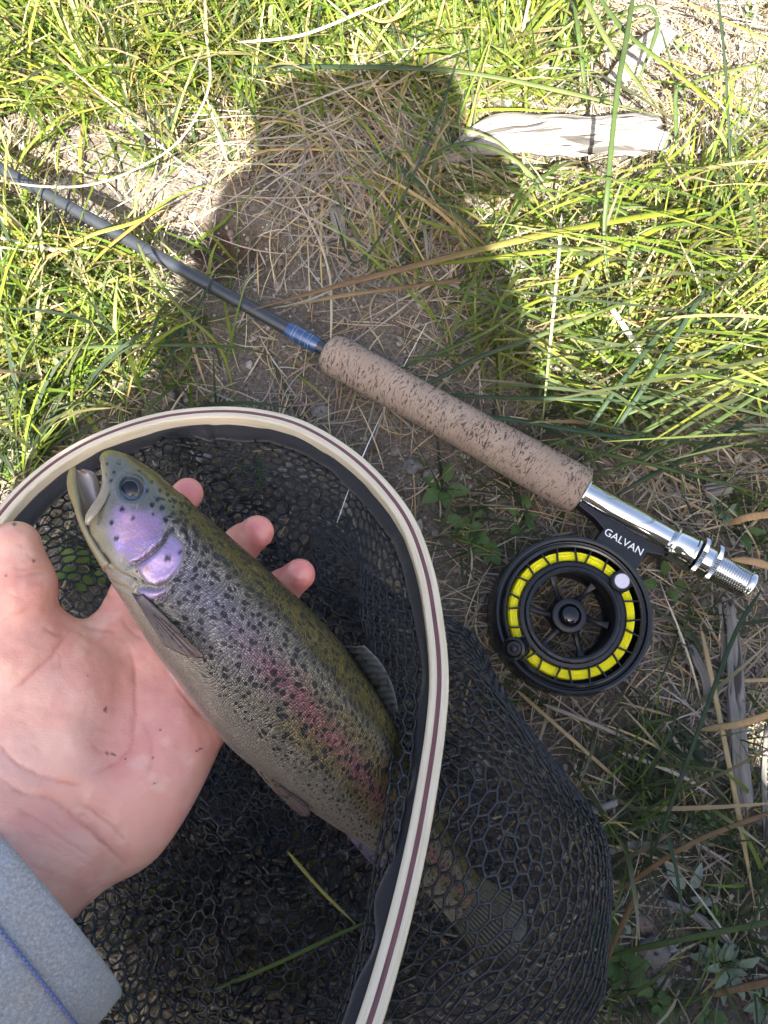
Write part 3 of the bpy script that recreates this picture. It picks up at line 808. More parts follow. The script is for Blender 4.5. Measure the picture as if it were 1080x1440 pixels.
for q in ((205, 350), (198, 345), (70, 268)):
    mb = MB(); s = np.dot(W(q[0], q[1], .028) - G0, dr); ring_on(mb, G0, dr, s, .0044, .0012, .00025); mb.build('blank_ring', M_RING, rod)
# cork grip
t = NT('burl cork'); o = t.obj()
rot = math.atan2(AX[1], AX[0])
q = t.n('Mapping', {'vector_type': 'POINT'}, Vector=o); q.inputs['Rotation'].default_value = (0, 0, -rot); q = q.outputs[0]
w_ = t.n('VectorMath', {'operation': 'ADD'}); t.set(w_.inputs[0], q)
nz = t.n('TexNoise', Vector=q, Scale=55.0, Detail=2.0); sc = t.n('VectorMath', {'operation': 'SCALE'}); t.set(sc.inputs[0], nz.outputs['Color']); sc.inputs['Scale'].default_value = .012; t.set(w_.inputs[1], sc.outputs[0])
st = t.scale(w_.outputs[0], (760, 190, 190), (0, 0, .30))
n1 = t.noise(st, 1.0, 3, .6, .3)
st2 = t.scale(w_.outputs[0], (1300, 300, 300), (0, 0, .5))
n2 = t.noise(st2, 1.0, 2, .5)
base = t.mix(t.noise(q, 120, 4, .65), (.215, .160, .118), (.36, .278, .212))
base = t.mix(t.ramp(t.noise(q, 36, 3), [(.42, (0, 0, 0)), (.7, (1, 1, 1))]), base, (.26, .185, .138))
fl = t.ramp(n1, [(.575, (0, 0, 0)), (.61, (1, 1, 1))])
fl2 = t.ramp(n2, [(.60, (0, 0, 0)), (.64, (1, 1, 1))])
dens = t.ramp(t.noise(q, 45, 2), [(.36, (.35, .35, .35)), (.6, (1, 1, 1))])
f = t.math('MULTIPLY', t.math('MAXIMUM', fl, t.math('MULTIPLY', fl2, 1.0)), dens)
M_CORK = t.bsdf(t.mix(f, base, (.035, .024, .020)), .82, normal=t.bump(t.math('SUBTRACT', t.noise(q, 600, 3), t.math('MULTIPLY', f, 1.2)), .55, .0009))
prof = [(.0048, -.0005), (.0085, -.0010), (.0112, .0004), (.0128, .004), (.0135, .010), (.0136, .03), (.0133, .05), (.0134, .08), (.0139, .11), (.0146, .14), (.0150, GL - .012), (.0149, GL - .005), (.0144, GL - .0015), (.0136, GL), (.008, GL + .0002)]
pr = resample([(a, b, 0) for a, b in prof], 90)[:, :2]
mb = MB(); v, f_ = lathe(pr, 56, G0, AX, (0, 0, 1)); mb.add(v, f_); mb.build('cork_grip', M_CORK, rod)
# reel seat
t = NT('chrome'); o = t.obj()
M_CHROME = t.bsdf((.66, .66, .65), t.math('MULTIPLY_ADD', t.noise(o, 220, 3), .08, .06), 1.0)
S1 = G0 + AX * GL
SLEN = np.dot(BUTT - S1, AX)
mb = MB(); mb.add(*lathe([(.0075, -.0002), (.0122, -.0001), (.0126, .0008), (.0122, .0016), (.0105, .0018)], 48, S1, AX, (0, 0, 1))); mb.build('seat_collar', M_CHROME, rod)
L = SLEN
mb = MB(); mb.add(*lathe([(.007, .0006), (.0086, .0008), (.0088, .004), (.0088, L * .60), (.0080, L * .61)], 56, S1, AX, (0, 0, 1))); mb.build('seat_barrel', M_CHROME, rod)
mb = MB(); mb.add(*lathe([(.0088, L * .535), (.0112, L * .54), (.0114, L * .55), (.0106, L * .56), (.0107, L * .655), (.0116, L * .66), (.0116, L * .672), (.009, L * .675)], 56, S1, AX, (0, 0, 1))); mb.build('seat_hood', M_CHROME, rod)
def knurl(s0, s1, r, parent):
    m = 120; a = np.linspace(0, 2 * math.pi, m, endpoint=False); rr = r + .00022 * np.cos(np.arange(m) * math.pi)
    xd = np.array([0, 0, 1.0]) - AX[2] * AX; xd = nrm(xd); yd = np.cross(AX, xd)
    dirs = np.cos(a)[:, None] * xd + np.sin(a)[:, None] * yd
    rings = [S1 + AX * s + dirs * (rad if np.ndim(rad) else np.full(m, rad))[:, None] for s, rad in ((s0, .0085), (s0, r - .0008), (s0 + .0005, rr), (s1 - .0005, rr), (s1, r - .0008), (s1, .0085))]
    mb = MB(); mb.add(*loft(rings, False)); mb.build('locking_ring', M_CHROME, parent)
knurl(L * .685, L * .715, .0124, rod); 
mb = MB(); mb.add(*lathe([(.0085, L * .71), (.0100, L * .715), (.0100, L * .765), (.0085, L * .77)], 48, S1, AX, (0, 0, 1))); mb.build('locking_sleeve', M_CHROME, rod)
knurl(L * .765, L * .795, .0124, rod)
th = [(.0080, L * .79)]; nth = 13
for k in range(nth):
    s = L * .80 + k * L * .0135
    th += [(.0088, s), (.0093, s + L * .003), (.0093, s + L * .006), (.0088, s + L * .009), (.0086, s + L * .012)]
e = L * .80 + nth * L * .0135
th += [(.0096, e), (.0100, e + .0006), (.0100, e + .0030), (.0092, e + .0040), (.004, e + .0042)]
mb = MB(); mb.add(*lathe(th, 48, S1, AX, (0, 0, 1))); mb.build('threaded_butt', M_CHROME, rod)

# ---------------------------------------------------------------- fly reel, face up
RC = W(806, 860, .034); RC[2] = 0.006
reel = thing('fly_reel', (RC[0], RC[1], 0.006), 'black fly reel loaded with yellow fly line, clamped to the chrome seat', 'fishing reel')
TILT = nrm(np.array([0.02, -0.05, 1.0]))
XD = nrm(AX - np.dot(AX, TILT) * TILT); YD = np.cross(TILT, XD)       # XD along the rod, -YD or YD towards it
if np.dot(YD, SIDE) > 0: YD = -YD; 
def rl(x, y, z):
    """reel coordinates in mm: x along the rod, y towards the rod, z out of the face"""
    return RC + (XD * x + YD * y + TILT * z) * .001
def ra(r, deg, z):
    a = math.radians(deg); return rl(r * math.cos(a), r * math.sin(a), z)
def img_ang(px, py):
    d = W(px, py, .034) - W(806, 860, .034); return math.degrees(math.atan2(np.dot(d, YD), np.dot(d, XD)))
def turn(mb, prof, m=96):
    mb.add(*lathe([(r * .001, z * .001) for r, z in prof], m, RC, TILT, XD, loop=True))
t = NT('black anodised metal'); o = t.obj()
M_BLACK = t.bsdf(t.mix(t.noise(o, 150, 3), (.006, .0065, .008), (.011, .012, .015)), t.math('MULTIPLY_ADD', t.noise(o, 400, 3), .10, .14), 0.0, Specular_IOR_Level=.40)
t = NT('satin black metal'); o = t.obj()
M_BLACK2 = t.bsdf(t.mix(t.noise(o, 150, 3), (.009, .010, .013), (.017, .019, .024)), .40, 0.3, normal=t.bump(t.noise(o, 1500, 2), .08, .0003))
RO = 46.8
mb = MB()
turn(mb, [(RO - 1.2, 0), (RO, 1), (RO, 24.5), (RO - .5, 26.2), (RO - 1.8, 26.9), (RO - 3.2, 26.6), (RO - 3.6, 25.4), (RO - 3.8, 24.6), (RO - 4.6, 24.4), (RO - 4.7, 3), (RO - 4.7, 0)])
mb.build('frame', M_BLACK, reel)
mb = MB(); turn(mb, [(41.8, 24.2), (41.6, 26.6), (40.6, 27.3), (39.6, 26.9), (39.5, 25.0), (40.4, 24.3)]); mb.build('spool_rim', M_BLACK, reel)
spool = MB()
turn(spool, [(24.6, 20.0), (25.0, 25.6), (26.0, 26.6), (27.6, 26.4), (28.6, 24.6), (30.8, 24.4), (31.6, 25.2), (31.9, 24.2), (31.8, 4), (30.0, 3.5), (26.2, 4), (25.8, 18)])
spool = spool.build('spool', M_BLACK2, reel)
def bar(p, q, w, h):
    p = np.asarray(p, float); q = np.asarray(q, float); d = nrm(q - p); s = nrm(np.cross(d, TILT))
    sec = lambda c, ww: np.array([c + s * ww / 2 - TILT * h / 2, c + s * ww / 2 + TILT * h * .3, c + s * ww * .3 + TILT * h / 2, c - s * ww * .3 + TILT * h / 2, c - s * ww / 2 + TILT * h * .3, c - s * ww / 2 - TILT * h / 2])
    ws = w if np.ndim(w) else (w, w)
    return loft([sec(p, ws[0]), sec(q, ws[1])])
HAND = img_ang(742, 900); CW = img_ang(877, 811)
for k in range(12):
    c = CW + 15 + k * 30 - 15 * 1
    for sgn in (-1, 1):
        a0 = c + 15 + sgn * 4.2; a1 = c + 15 + sgn * 7.6
        mb = MB(); mb.add(*bar(ra(31.0, a0, 25.2), ra(40.6, a1, 25.6), (.0012, .0010), .0018)); mb.build('vent_bar', M_BLACK, spool, smooth=False)
    mb = MB(); mb.add(*bar(ra(27.2, c + 15 - 5.2, 25.8), ra(27.2, c + 15 + 5.2, 25.8), .0016, .0016)); mb.build('spool_boss', M_BLACK, spool, smooth=False)
# back plate with spokes and hub
mb = MB(); turn(mb, [(44, .2), (44, 2.2), (27, 2.6), (24.8, 3.2), (24.4, 2), (24.6, .2)]); mb.build('back_plate', M_BLACK2, reel)
mb = MB(); turn(mb, [(3, 4), (10.2, 4), (10.6, 15.5), (10.2, 17.6), (9.2, 18.2), (7.0, 18.0), (6.4, 16.6), (3, 16.5)]); hub = mb.build('hub', M_BLACK2, reel)
mb = MB(); mb.add(*lathe([(.0062, .014), (.0062, .0185), (.0057, .0202), (.0042, .0212), (.002, .0216), (.0003, .0217)], 40, RC, TILT, XD)); mb.build('drag_cap', plain('gloss black cap', (.006, .006, .008), .08), reel)
for k in range(6):
    a = 20 + k * 60
    P = [ra(9.5, a + 8, 12), ra(14, a + 3, 11), ra(20, a, 10), ra(25.2, a - 2, 11)]
    P = resample(P, 8); mb = MB(); mb.add(*tube(P, [.0034, .0024, .0017, .0015, .0015, .0017, .0023, .0030], 8, TILT, .6)); mb.build('spoke', M_BLACK2, reel)
# wound line
t = NT('yellow fly line'); o = t.obj()
M_LINE = t.bsdf(t.mix(t.noise(o, 200, 3), (.90, .84, .01), (.95, .92, .02)), .45, normal=t.bump(t.noise(o, 700, 2), .1, .0004), Subsurface_Weight=.15, Subsurface_Radius=(.001, .001, .0003))
prof = [(31.9, 4.2)]
for k in range(11): z = 4.2 + k * 1.6; prof += [(36.9, z), (37.45, z + .4), (37.5, z + .8), (37.3, z + 1.2)]
z = 4.2 + 11 * 1.6
prof += [(36.8, z + .2)]
for k in range(6):
    r = 36.6 - k * .78; prof += [(r + .1, z + .15), (r - .12, z + .62), (r - .4, z + .72), (r - .6, z + .5)]
prof += [(31.9, z)]
line = MB(); turn(line, prof, 128); line.build('line_winding', M_LINE, reel)
# loose coils over the winding
for k in range(5):
    mb = MB(); a0 = rng.uniform(0, 360); aa = np.radians(np.linspace(a0, a0 + rng.uniform(120, 260), 50)); rr = 34.5 + k * .55 + .5 * np.sin(aa * 1.3 + k)
    P = np.array([rl(r_ * math.cos(q), r_ * math.sin(q), 22.6 + .3 * math.sin(3 * q + k)) for r_, q in zip(rr, aa)])
    mb.add(*tube(P, .0004, 6, TILT)); mb.build('line_coil', M_LINE, reel)
# crank handle, counterweight, foot, lettering
HAX = nrm(TILT + nrm(W(700, 915, .034) - W(750, 905, .034)) * .42); pl_ = ra(37.0, HAND, 0) - (HAX - TILT) * .027
mb = MB(); mb.add(*lathe([(.0056, .0255), (.0058, .027), (.0045, .029), (.0041, .036), (.0050, .041), (.0062, .0445), (.0068, .0462), (.0064, .0474), (.0050, .0477), (.0044, .0464), (.0040, .0452), (.0005, .0452)], 40, pl_, HAX, XD))
h_ = mb.build('crank_handle', M_BLACK, reel)
mb = MB(); mb.add(*lathe([(.0020, .0458), (.0021, .0466), (.0016, .0470), (.0002, .0471)], 20, pl_, HAX, XD)); mb.build('handle_screw', M_BLACK2, h_)
mb = MB(); turn(mb, [(32.0, 24.2), (38.6, 24.2), (38.6, 24.4), (32, 24.4)], 3) if False else mb.add(*lathe([(.0064, .0238), (.0066, .0258), (.0058, .0268), (.0044, .0268)], 40, ra(35, CW, 0), TILT, XD)); mb.build('weight_boss', M_BLACK, reel)
t = NT('brushed silver'); o = t.obj()
mb = MB(); mb.add(*lathe([(.0046, .0255), (.0046, .0277), (.0043, .0281), (.0005, .0281)], 40, ra(35, CW, 0), TILT, XD)); mb.build('counterweight', t.bsdf((.72, .66, .66), .32, .9, normal=t.bump(t.noise(o, 900, 3), .15, .0004)), reel)
# the foot: saddle under the barrel and pedestal to the frame
sz = lambda p: np.dot(p - RC, YD) * 1000
ROD_Y = np.dot(S1 - RC, YD) * 1000; ROD_X0 = np.dot(S1 - RC, XD) * 1000; ROD_Z = np.dot(S1 - RC, TILT) * 1000
FX0, FX1 = ROD_X0 - 4, ROD_X0 + L * 1000 * .60
ped0, ped1 = FX0 + (FX1 - FX0) * .36, FX0 + (FX1 - FX0) * .74
zt = ROD_Z + 5.0
poly = [(FX0, ROD_Y - 6), (FX0, ROD_Y - 9.0), (ped0 - 8, ROD_Y - 11.8), (ped0, ROD_Y - 15.0), (ped0 - 1.5, math.sqrt(max(1, (RO - 1.0) ** 2 - (ped0 - 1.5) ** 2))), (ped1 + 1.0, math.sqrt(max(1, (RO - 1.0) ** 2 - (ped1 + 1) ** 2))), (ped1 + 2, ROD_Y - 14.0), (ped1 + 9, ROD_Y - 11.4), (FX1, ROD_Y - 9.2), (FX1, ROD_Y - 6)]
def prism(poly, z0, z1, bev=.6):
    P = np.array(poly); c = P.mean(0); n = len(P)
    ins = c + (P - c) * .985
    rings = [[rl(x, y, z) for x, y in q] for q, z in ((ins, z0), (P, z0 + bev), (P, z1 - bev), (ins, z1))]
    v = np.array(rings).reshape(-1, 3); return v, grid_faces(4, n)
def fill(v, f, n):
    return [f]
def foot_mesh(poly, z0, z1, name, mat, parent):
    import bmesh
    bm = bmesh.new(); vs_ = [bm.verts.new(rl(x, y, z0)) for x, y in poly]; fc = bm.faces.new(vs_)
    r = bmesh.ops.extrude_face_region(bm, geom=[fc]); up = [e for e in r['geom'] if isinstance(e, bmesh.types.BMVert)]
    bmesh.ops.translate(bm, verts=up, vec=Vector(TILT * (z1 - z0) * .001))
    bmesh.ops.recalc_face_normals(bm, faces=bm.faces)
    bmesh.ops.bevel(bm, geom=list(bm.edges), offset=.0005, segments=2, affect='EDGES', profile=.6)
    me = bpy.data.meshes.new(name); bm.to_mesh(me); bm.free(); me.materials.append(mat); return link(name, me, parent)
foot = foot_mesh(poly, zt - 9.5, zt, 'reel_foot', M_BLACK2, reel)
cu = bpy.data.curves.new('lettering', 'FONT'); cu.body = 'GALVAN'; cu.size = .0066; cu.extrude = .00012; cu.align_x = 'CENTER'; cu.align_y = 'CENTER'; cu.space_character = 1.0
to = bpy.data.objects.new('lettering', cu); COL.objects.link(to)
bpy.context.view_layer.update()
me = bpy.data.meshes.new_from_object(to.evaluated_get(bpy.context.evaluated_depsgraph_get())); bpy.data.objects.remove(to)
Mx = Matrix(np.column_stack([XD, YD, TILT]).tolist()).to_4x4(); Mx.translation = Vector(rl((ped0 + ped1) / 2 + .5, ROD_Y - 16.0, zt + .18))
me.transform(Mx); me.materials.append(plain('white print', (.75, .76, .78), .5)); link('lettering', me, foot)
SHARP = 0
# ---------------------------------------------------------------- trout
FS = [  # dorsal point, ventral point (photo places), height of the middle, half thickness
 ((146,641),(142,651), .1850, .0030), ((160,636),(150,666), .1855, .0080), ((180,641),(147,692), .1855, .0115), ((198,650),(136,722), .1850, .0142),
 ((216,662),(126,752), .1840, .0165), ((240,682),(138,784), .1825, .0188), ((268,706),(158,819), .1800, .0204), ((302,736),(182,861), .1765, .0214),
 ((341,770),(212,908), .1710, .0222), ((382,806),(246,954), .1640, .0226), ((424,845),(282,1003), .1555, .0222), ((464,886),(322,1049), .1450, .0212),
 ((502,933),(368,1087), .1330, .0196), ((536,985),(420,1127), .1190, .0172), ((562,1040),(468,1160), .1040, .0146), ((586,1092),(514,1188), .0910, .0120),
 ((614,1142),(560,1222), .0790, .0098), ((646,1192),(602,1258), .0690, .0078), ((676,1232),(634,1296), .0620, .0058)]
Dv = np.array([W(*a[0], a[2]) for a in FS]); Vv = np.array([W(*a[1], a[2]) for a in FS]); hw = np.array([a[3] for a in FS])
tt = np.r_[np.linspace(0, 0.6, 24, endpoint=False) ** 1.0, np.linspace(.6, 7.2, 150, endpoint=False), np.linspace(7.2, 18, 170)]
DD = crom(Dv, tt); VV = crom(Vv, tt); HW = crom(hw[:, None], tt)[:, 0]
CC = (DD + VV) / 2; HH = np.linalg.norm(DD - VV, axis=1) / 2; Bd = nrm(DD - VV)
Tn = nrm(np.gradient(CC, axis=0)); Nn = nrm(np.cross(Tn, Bd)); Nn = np.where(Nn[:, 2:3] < 0, -Nn, Nn)
M = 150
ph = np.linspace(0, 2 * math.pi, M, endpoint=False)
cs, sn = np.cos(ph), np.sin(ph)
# fuller flanks than an ellipse, a slightly ridged back
ce = np.sign(cs) * np.abs(cs) ** 0.96; se = np.sign(sn) * np.abs(sn) ** 0.86
# start rings: close the snout
rnd = np.clip(tt / .35, 0, 1) ** .5
rings = CC[:, None] + Bd[:, None] * (ce[None] * (HH * np.where(tt < .35, .35 + .65 * rnd, 1))[:, None])[..., None] + Nn[:, None] * (se[None] * (HW * np.where(tt < .35, .35 + .65 * rnd, 1))[:, None])[..., None]
arcu = np.r_[0, np.cumsum(np.linalg.norm(np.diff(CC, axis=0), axis=1))]
FLEN = arcu[-1]
# v: 0 on the back, 1 on the belly
vv = np.where(ph <= math.pi, ph, 2 * math.pi - ph) / math.pi
U = np.broadcast_to(arcu[:, None], (len(tt), M)); Vq = np.broadcast_to(vv[None], (len(tt), M)); TT = np.broadcast_to(tt[:, None], U.shape)
near_side = np.broadcast_to((ph <= math.pi)[None], U.shape)
fx, fy = project(rings)
nrmv = nrm(Bd[:, None] * (ce[None] / np.maximum(HH, .002)[:, None])[..., None] + Nn[:, None] * (se[None] / np.maximum(HW, .002)[:, None])[..., None])
CHEEK = [(160,712),(178,706),(205,712),(228,728),(236,744),(230,758),(217,773),(200,786),(182,792),(166,780),(157,758),(154,735)]
OPERC = [(238,750),(250,758),(259,770),(258,786),(248,803),(236,818),(222,825),(206,820),(198,808),(194,795),(208,786),(222,774),(232,762)]
SUBOP = [(192,828),(208,828),(224,829),(238,826),(230,838),(214,844),(200,842)]
def pin(poly):
    d = poly_dist(fx, fy, poly, True); return np.where(in_poly(fx, fy, poly), d, -d)
dc, do, ds = pin(CHEEK), pin(OPERC), pin(SUBOP)
side = near_side & (se[None] > .05)
disp = np.zeros(U.shape)
for d_, h_ in ((dc, .0007), (do, .0009), (ds, .0006)):
    bk = sstep(-22, 14, (fx - 205) * .72 + (fy - 762) * .70); disp += bk * (h_ * sstep(-1.5, 3.5, d_) - .0007 * np.exp(-((d_ + 2.5) / 1.8) ** 2))
gill = [(262,742),(268,762),(266,785),(256,808),(242,830),(226,846)]           # rear edge of the gill cover
gd = poly_dist(fx, fy, gill); disp -= .0011 * np.exp(-(gd / 2.6) ** 2)
brd = [[(150,800),(175,812),(196,822),(215,828)], [(146,780),(160,800),(185,815)], [(158,818),(180,830),(196,838)]]   # throat folds
for b_ in brd: disp -= .0006 * np.exp(-(poly_dist(fx, fy, b_) / 2.0) ** 2)
eye_d = np.hypot((fx - 185) / 1.0, (fy - 686) / 1.0)
disp += .0007 * np.exp(-((eye_d - 21) / 4.0) ** 2) - .0016 * sstep(19, 14, eye_d)
disp += .00045 * vnoise(fx * .05, fy * .05) * (TT < 7)
disp -= .0012 * np.exp(-(((fx - 168) / 3.2) ** 2 + ((fy - 650) / 2.4) ** 2))
disp = np.where(side, disp, 0)
rings2 = rings + nrmv * disp[..., None]
# --- colours that belong to the skin, plus some painted sheen
def L(*c): return np.array(c)
vq = Vq; uu = U / FLEN
def band(v, a, b, w): return sstep(a - w, a + w, v) * (1 - sstep(b - w, b + w, v))
wob = .018 * fbm(U * 60, Vq * 9)
v1 = vq + wob
col = np.zeros(U.shape + (3,)) + L(.070, .065, .026)                                   # olive back
def over(c, m):
    global col
    m = np.clip(m, 0, 1)[..., None]; col = col * (1 - m) + np.asarray(c) * m
over((.155, .130, .042), band(v1, .14, .27, .05))                                        # golden olive upper side
over((.20, .185, .148), sstep(.27, .35, v1))                                           # silver flank
over((.20, .165, .082), band(v1, .36, .62, .05) * sstep(.28, .5, uu))
over((.25, .218, .18), sstep(.60, .74, v1))                                              # pale lower flank
over((.44, .385, .35), sstep(.84, .96, v1))                                              # belly
over((.215, .20, .29), .60 * np.exp(-((vq - .47) / .13) ** 2) * sstep(.10, .2, uu) * (1 - sstep(.30, .52, uu)))   # iridescent lilac behind the gill, with sky sheen painted in
stripe = np.exp(-((vq - .495 - .02 * np.sin(U * 40)) / .052) ** 2) * sstep(.26, .42, uu)
over((.31, .105, .145), .72 * stripe * (.8 + .3 * fbm(U * 200, Vq * 40)))
head = 1 - sstep(4.6, 6.6, TT + 1.2 * (vq - .5))
over((.125, .128, .105), head * band(v1, .16, .52, .07) * .9)                              # slate head
over((.20, .165, .05), head * (1 - sstep(.10, .17, v1)))
over((.22, .195, .13), head * sstep(.55, .75, vq) * .8)
nzc = fbm(fx * .06, fy * .06)
over((.36, .23, .43), np.where(side, sstep(-8, 14, dc + 6 * nzc) * .72, 0))
mott = fbm(fx * .09 + fy * .03, fy * .16, o=3); mot2 = fbm(fx * .25, fy * .25, o=3)
over((.36, .25, .48), np.where(side, sstep(-3, 7, do + 3 * nzc) * .85, 0))
over((.28, .21, .50), np.where(side, sstep(-2, 6, dc) * sstep(-.1, .9, mott + (fy - 755) / 60) * .8, 0))
over((.34, .31, .30), np.where(side, sstep(-2, 4, np.maximum(dc, do)) * sstep(.25, .9, mot2) * .55, 0))
over((.40, .23, .33), np.where(side, sstep(8, 20, dc) * .35, 0))
over((.25, .19, .31), np.where(side, sstep(-2, 3, ds), 0))
over((.20, .12, .06), np.where(side, .8 * np.exp(-(((fx - 206) / 6) ** 2 + ((fy - 800) / 3.5) ** 2)), 0))
over((.06, .055, .075), np.where(side, .85 * np.exp(-(np.minimum(np.abs(dc + 2.5) + 40 * (fx < 182) + 40 * (fy < 742), gd) / 1.6) ** 2), 0) * (dc < 2))
over((.10, .12, .14), np.where(side, .8 * sstep(27, 20, eye_d), 0))
over((.22, .18, .05), (TT < 1.5) * np.where(vq < .45, 1, 0) * .8)
# round black dots on the head
HD = [(172,716,3.4),(187,729,2.6),(157,735,3.2),(164,757,3.4),(214,710,3.6),(228,714,4.0),(233,731,4.0),(242,746,4.3),(236,785,4.4),(257,746,4.2),(263,757,3.6),(249,734,3.6),(256,720,3.6),(243,722,3.2),(222,702,3.4),(236,695,3),(246,705,3),(262,733,3.2),(207,691,2.6),(225,690,2.6),(213,678,2.4),(272,742,3.6),(277,752,3.6),(148,668,2.2),(160,664,2.4),(156,676,2.4),(150,652,2.4),(196,662,2.0),(253,777,3.0),(215,723,2.0),(242,684,2.6),(256,692,2.8),(268,715,3)]
for (a, b, r_) in HD:
    over((.018, .022, .03), np.where(near_side, sstep(r_ + .9, r_ - .7, np.hypot(fx - a, (fy - b))), 0))
spotd = sstep(5.0, 6.4, TT + 2.2 * (.5 - vq)) * (1 - sstep(.68, .80, vq - .12 * sstep(.45, .7, uu)))
spotd = spotd * (1 - .30 * sstep(.50, .74, vq))
spotd = np.where((do > -3) | (dc > -4) | (eye_d < 30), 0, spotd); spotd = np.where(ds > -3, 0, spotd)
fish = thing('rainbow_trout', (CC[170][0], CC[170][1], 0), 'spotted silver and olive trout with pink flank stripe, cradled in the open hand', 'fish')
t = NT('trout skin')
uv = t.n('UVMap', {'uv_map': 'skin'}).outputs[0]
base = t.col(); sd = t.attr('spots')[2]
dn = t.n('TexNoise', {'noise_dimensions': '2D'}, Vector=uv, Scale=420.0, Detail=1.0)
dv = t.n('VectorMath', {'operation': 'MULTIPLY_ADD'}); t.set(dv.inputs[0], dn.outputs['Color']); dv.inputs[1].default_value = (.0010, .0010, 0); t.set(dv.inputs[2], uv)
vo = t.n('TexVoronoi', {'voronoi_dimensions': '2D', 'feature': 'F1'}, Vector=t.scale(dv.outputs[0], (1, 1.18, 1)), Scale=278.0, Randomness=.85)
rnd_ = t.n('SeparateColor', Color=vo.outputs['Color'])
rad = t.math('MULTIPLY', t.math('MULTIPLY_ADD', rnd_.outputs[0], .18, .235), sd)
rad = t.math('MULTIPLY', rad, t.math('GREATER_THAN', rnd_.outputs[1], .12))
spot = t.math('SMOOTH_MIN', 1.0, t.math('MAXIMUM', 0.0, t.math('MULTIPLY', t.math('SUBTRACT', rad, vo.outputs['Distance']), 13.0)), .1)
scv = t.n('TexVoronoi', {'voronoi_dimensions': '2D', 'feature': 'F1'}, Vector=t.scale(uv, (1, 1.35, 1)), Scale=960.0, Randomness=.35)
sck = t.attr('scales')[2]
c = t.mix(t.math('MULTIPLY', t.math('MULTIPLY', scv.outputs['Distance'], 1.0), t.math('MULTIPLY', sck, 1.5)), base, t.mix(1.0, base, (.30, .30, .30), 'MULTIPLY'))
glint = t.math('MULTIPLY', t.math('GREATER_THAN', t.n('SeparateColor', Color=scv.outputs['Color']).outputs[0], .74), t.math('MULTIPLY', sck, .45))
c = t.mix(glint, c, t.mix(1.0, c, (2.4, 2.3, 2.1), 'MULTIPLY'))  # sparkle of single scales painted into the base colour
fine = t.noise(t.scale(uv, (900, 900, 1)), 1.0, 3)
c = t.mix(t.math('MULTIPLY', fine, .3), c, t.mix(1.0, c, (.6, .6, .6), 'MULTIPLY'))
c = t.mix(t.math('MULTIPLY', spot, .97), c, (.007, .008, .010))
hgt = t.math('SUBTRACT', t.math('MULTIPLY', t.math('SUBTRACT', 1.0, scv.outputs['Distance']), sck), t.math('MULTIPLY', fine, .25))
M_FISH = t.bsdf(c, t.math('ADD', t.math('MULTIPLY_ADD', fine, .14, .22), t.math('MULTIPLY', spot, .2)), t.math('MULTIPLY_ADD', spot, -.50, .50), normal=t.bump(hgt, .6, .0009), Coat_Weight=.16, Coat_Roughness=.16, Specular_IOR_Level=.34)
mb = MB(); v, f_ = loft(rings2, True)
nb = len(v) - 2
col = col * .98
mb.add(v, f_, np.vstack([col.reshape(-1, 3), col[0].mean(0), col[-1].mean(0)]))
# lower jaw: a trough, open towards the upper jaw, the near wall lower than the far one
JS = [((114,658),(98,661), .1835, .0026), ((123,662),(96,677), .1835, .0062), ((128,682),(99,697), .1835, .0086), ((132,705),(108,719), .1833, .0102), ((138,734),(117,744), .1830, .0116), ((156,764),(131,772), .1822, .0128), ((178,792),(150,806), .1810, .0140)]
jt = np.linspace(0, 6, 60)
JD = crom(np.array([W(*a[0], a[2]) for a in JS]), jt); JV = crom(np.array([W(*a[1], a[2]) for a in JS]), jt); JW = crom(np.array([[a[3]] for a in JS]), jt)[:, 0]
jB = JD - JV; jT = nrm(np.gradient((JD + JV) / 2, axis=0)); jN = nrm(np.cross(jT, jB)); jN = np.where(jN[:, 2:3] < 0, -jN, jN)
sec = []
for a in np.linspace(0, 1, 18):                 # outside, near rim -> keel -> far rim
    q = a * math.pi; top = .66 + (1.12 - .66) * a
    sec.append((math.cos(q), top * (1 - math.sin(q) ** .8), 0))
for a in np.linspace(1, 0, 14):                 # inside, back
    q = a * math.pi; top = .66 + (1.12 - .66) * a
    sec.append((.74 * math.cos(q), .30 + (top - .30) * (1 - math.sin(q) ** .8), 1))
sec = np.array(sec)
jr = JV[:, None] + jB[:, None] * sec[None, :, 1, None] + jN[:, None] * (sec[None, :, 0] * JW[:, None])[..., None]
jv, jf = loft(jr, True)
jc = np.where(sec[:, 2:3] > 0, [[.46, .40, .37]], [[.23, .19, .09]]); jc = np.broadcast_to(jc[None], (60, len(sec), 3)).copy()
fade = sstep(20, 59, np.arange(60))[:, None, None]; jc = jc * (1 - fade * .5) + np.array([.32, .29, .22]) * fade * .5
mb.add(jv, jf, np.vstack([jc.reshape(-1, 3), jc[0].mean(0), jc[-1].mean(0)]))
body = mb.build('body', M_FISH, fish)
me = body.data
nv = len(me.vertices)
uvd = np.zeros((nv, 2)); girth = np.pi * np.sqrt((HH ** 2 + HW ** 2) / 2)
vm = Vq * girth[:, None] + np.where(near_side, 0, .4)
uvd[:nb, 0] = (U + .004 * fbm(U * 50, Vq * 5)).ravel(); uvd[:nb, 1] = vm.ravel()
li = np.zeros(len(me.loops), np.int32); me.loops.foreach_get('vertex_index', li)
ul = me.uv_layers.new(name='skin'); ul.data.foreach_set('uv', uvd[li].astype(np.float32).ravel())
def pattr(me, name, val):
    a = me.attributes.new(name, 'FLOAT', 'POINT'); a.data.foreach_set('value', np.asarray(val, np.float32).ravel())
s_ = np.zeros(nv); s_[:nb] = spotd.ravel(); pattr(me, 'spots', s_)
s_ = np.zeros(nv); s_[:nb] = (sstep(5.6, 7.2, TT + 1.6 * (.5 - vq)) * np.where((do > -3) | (ds > -3), 0, 1) * (1 - .65 * sstep(.6, .8, vq))).ravel(); pattr(me, 'scales', s_)
bpy.context.view_layer.update()
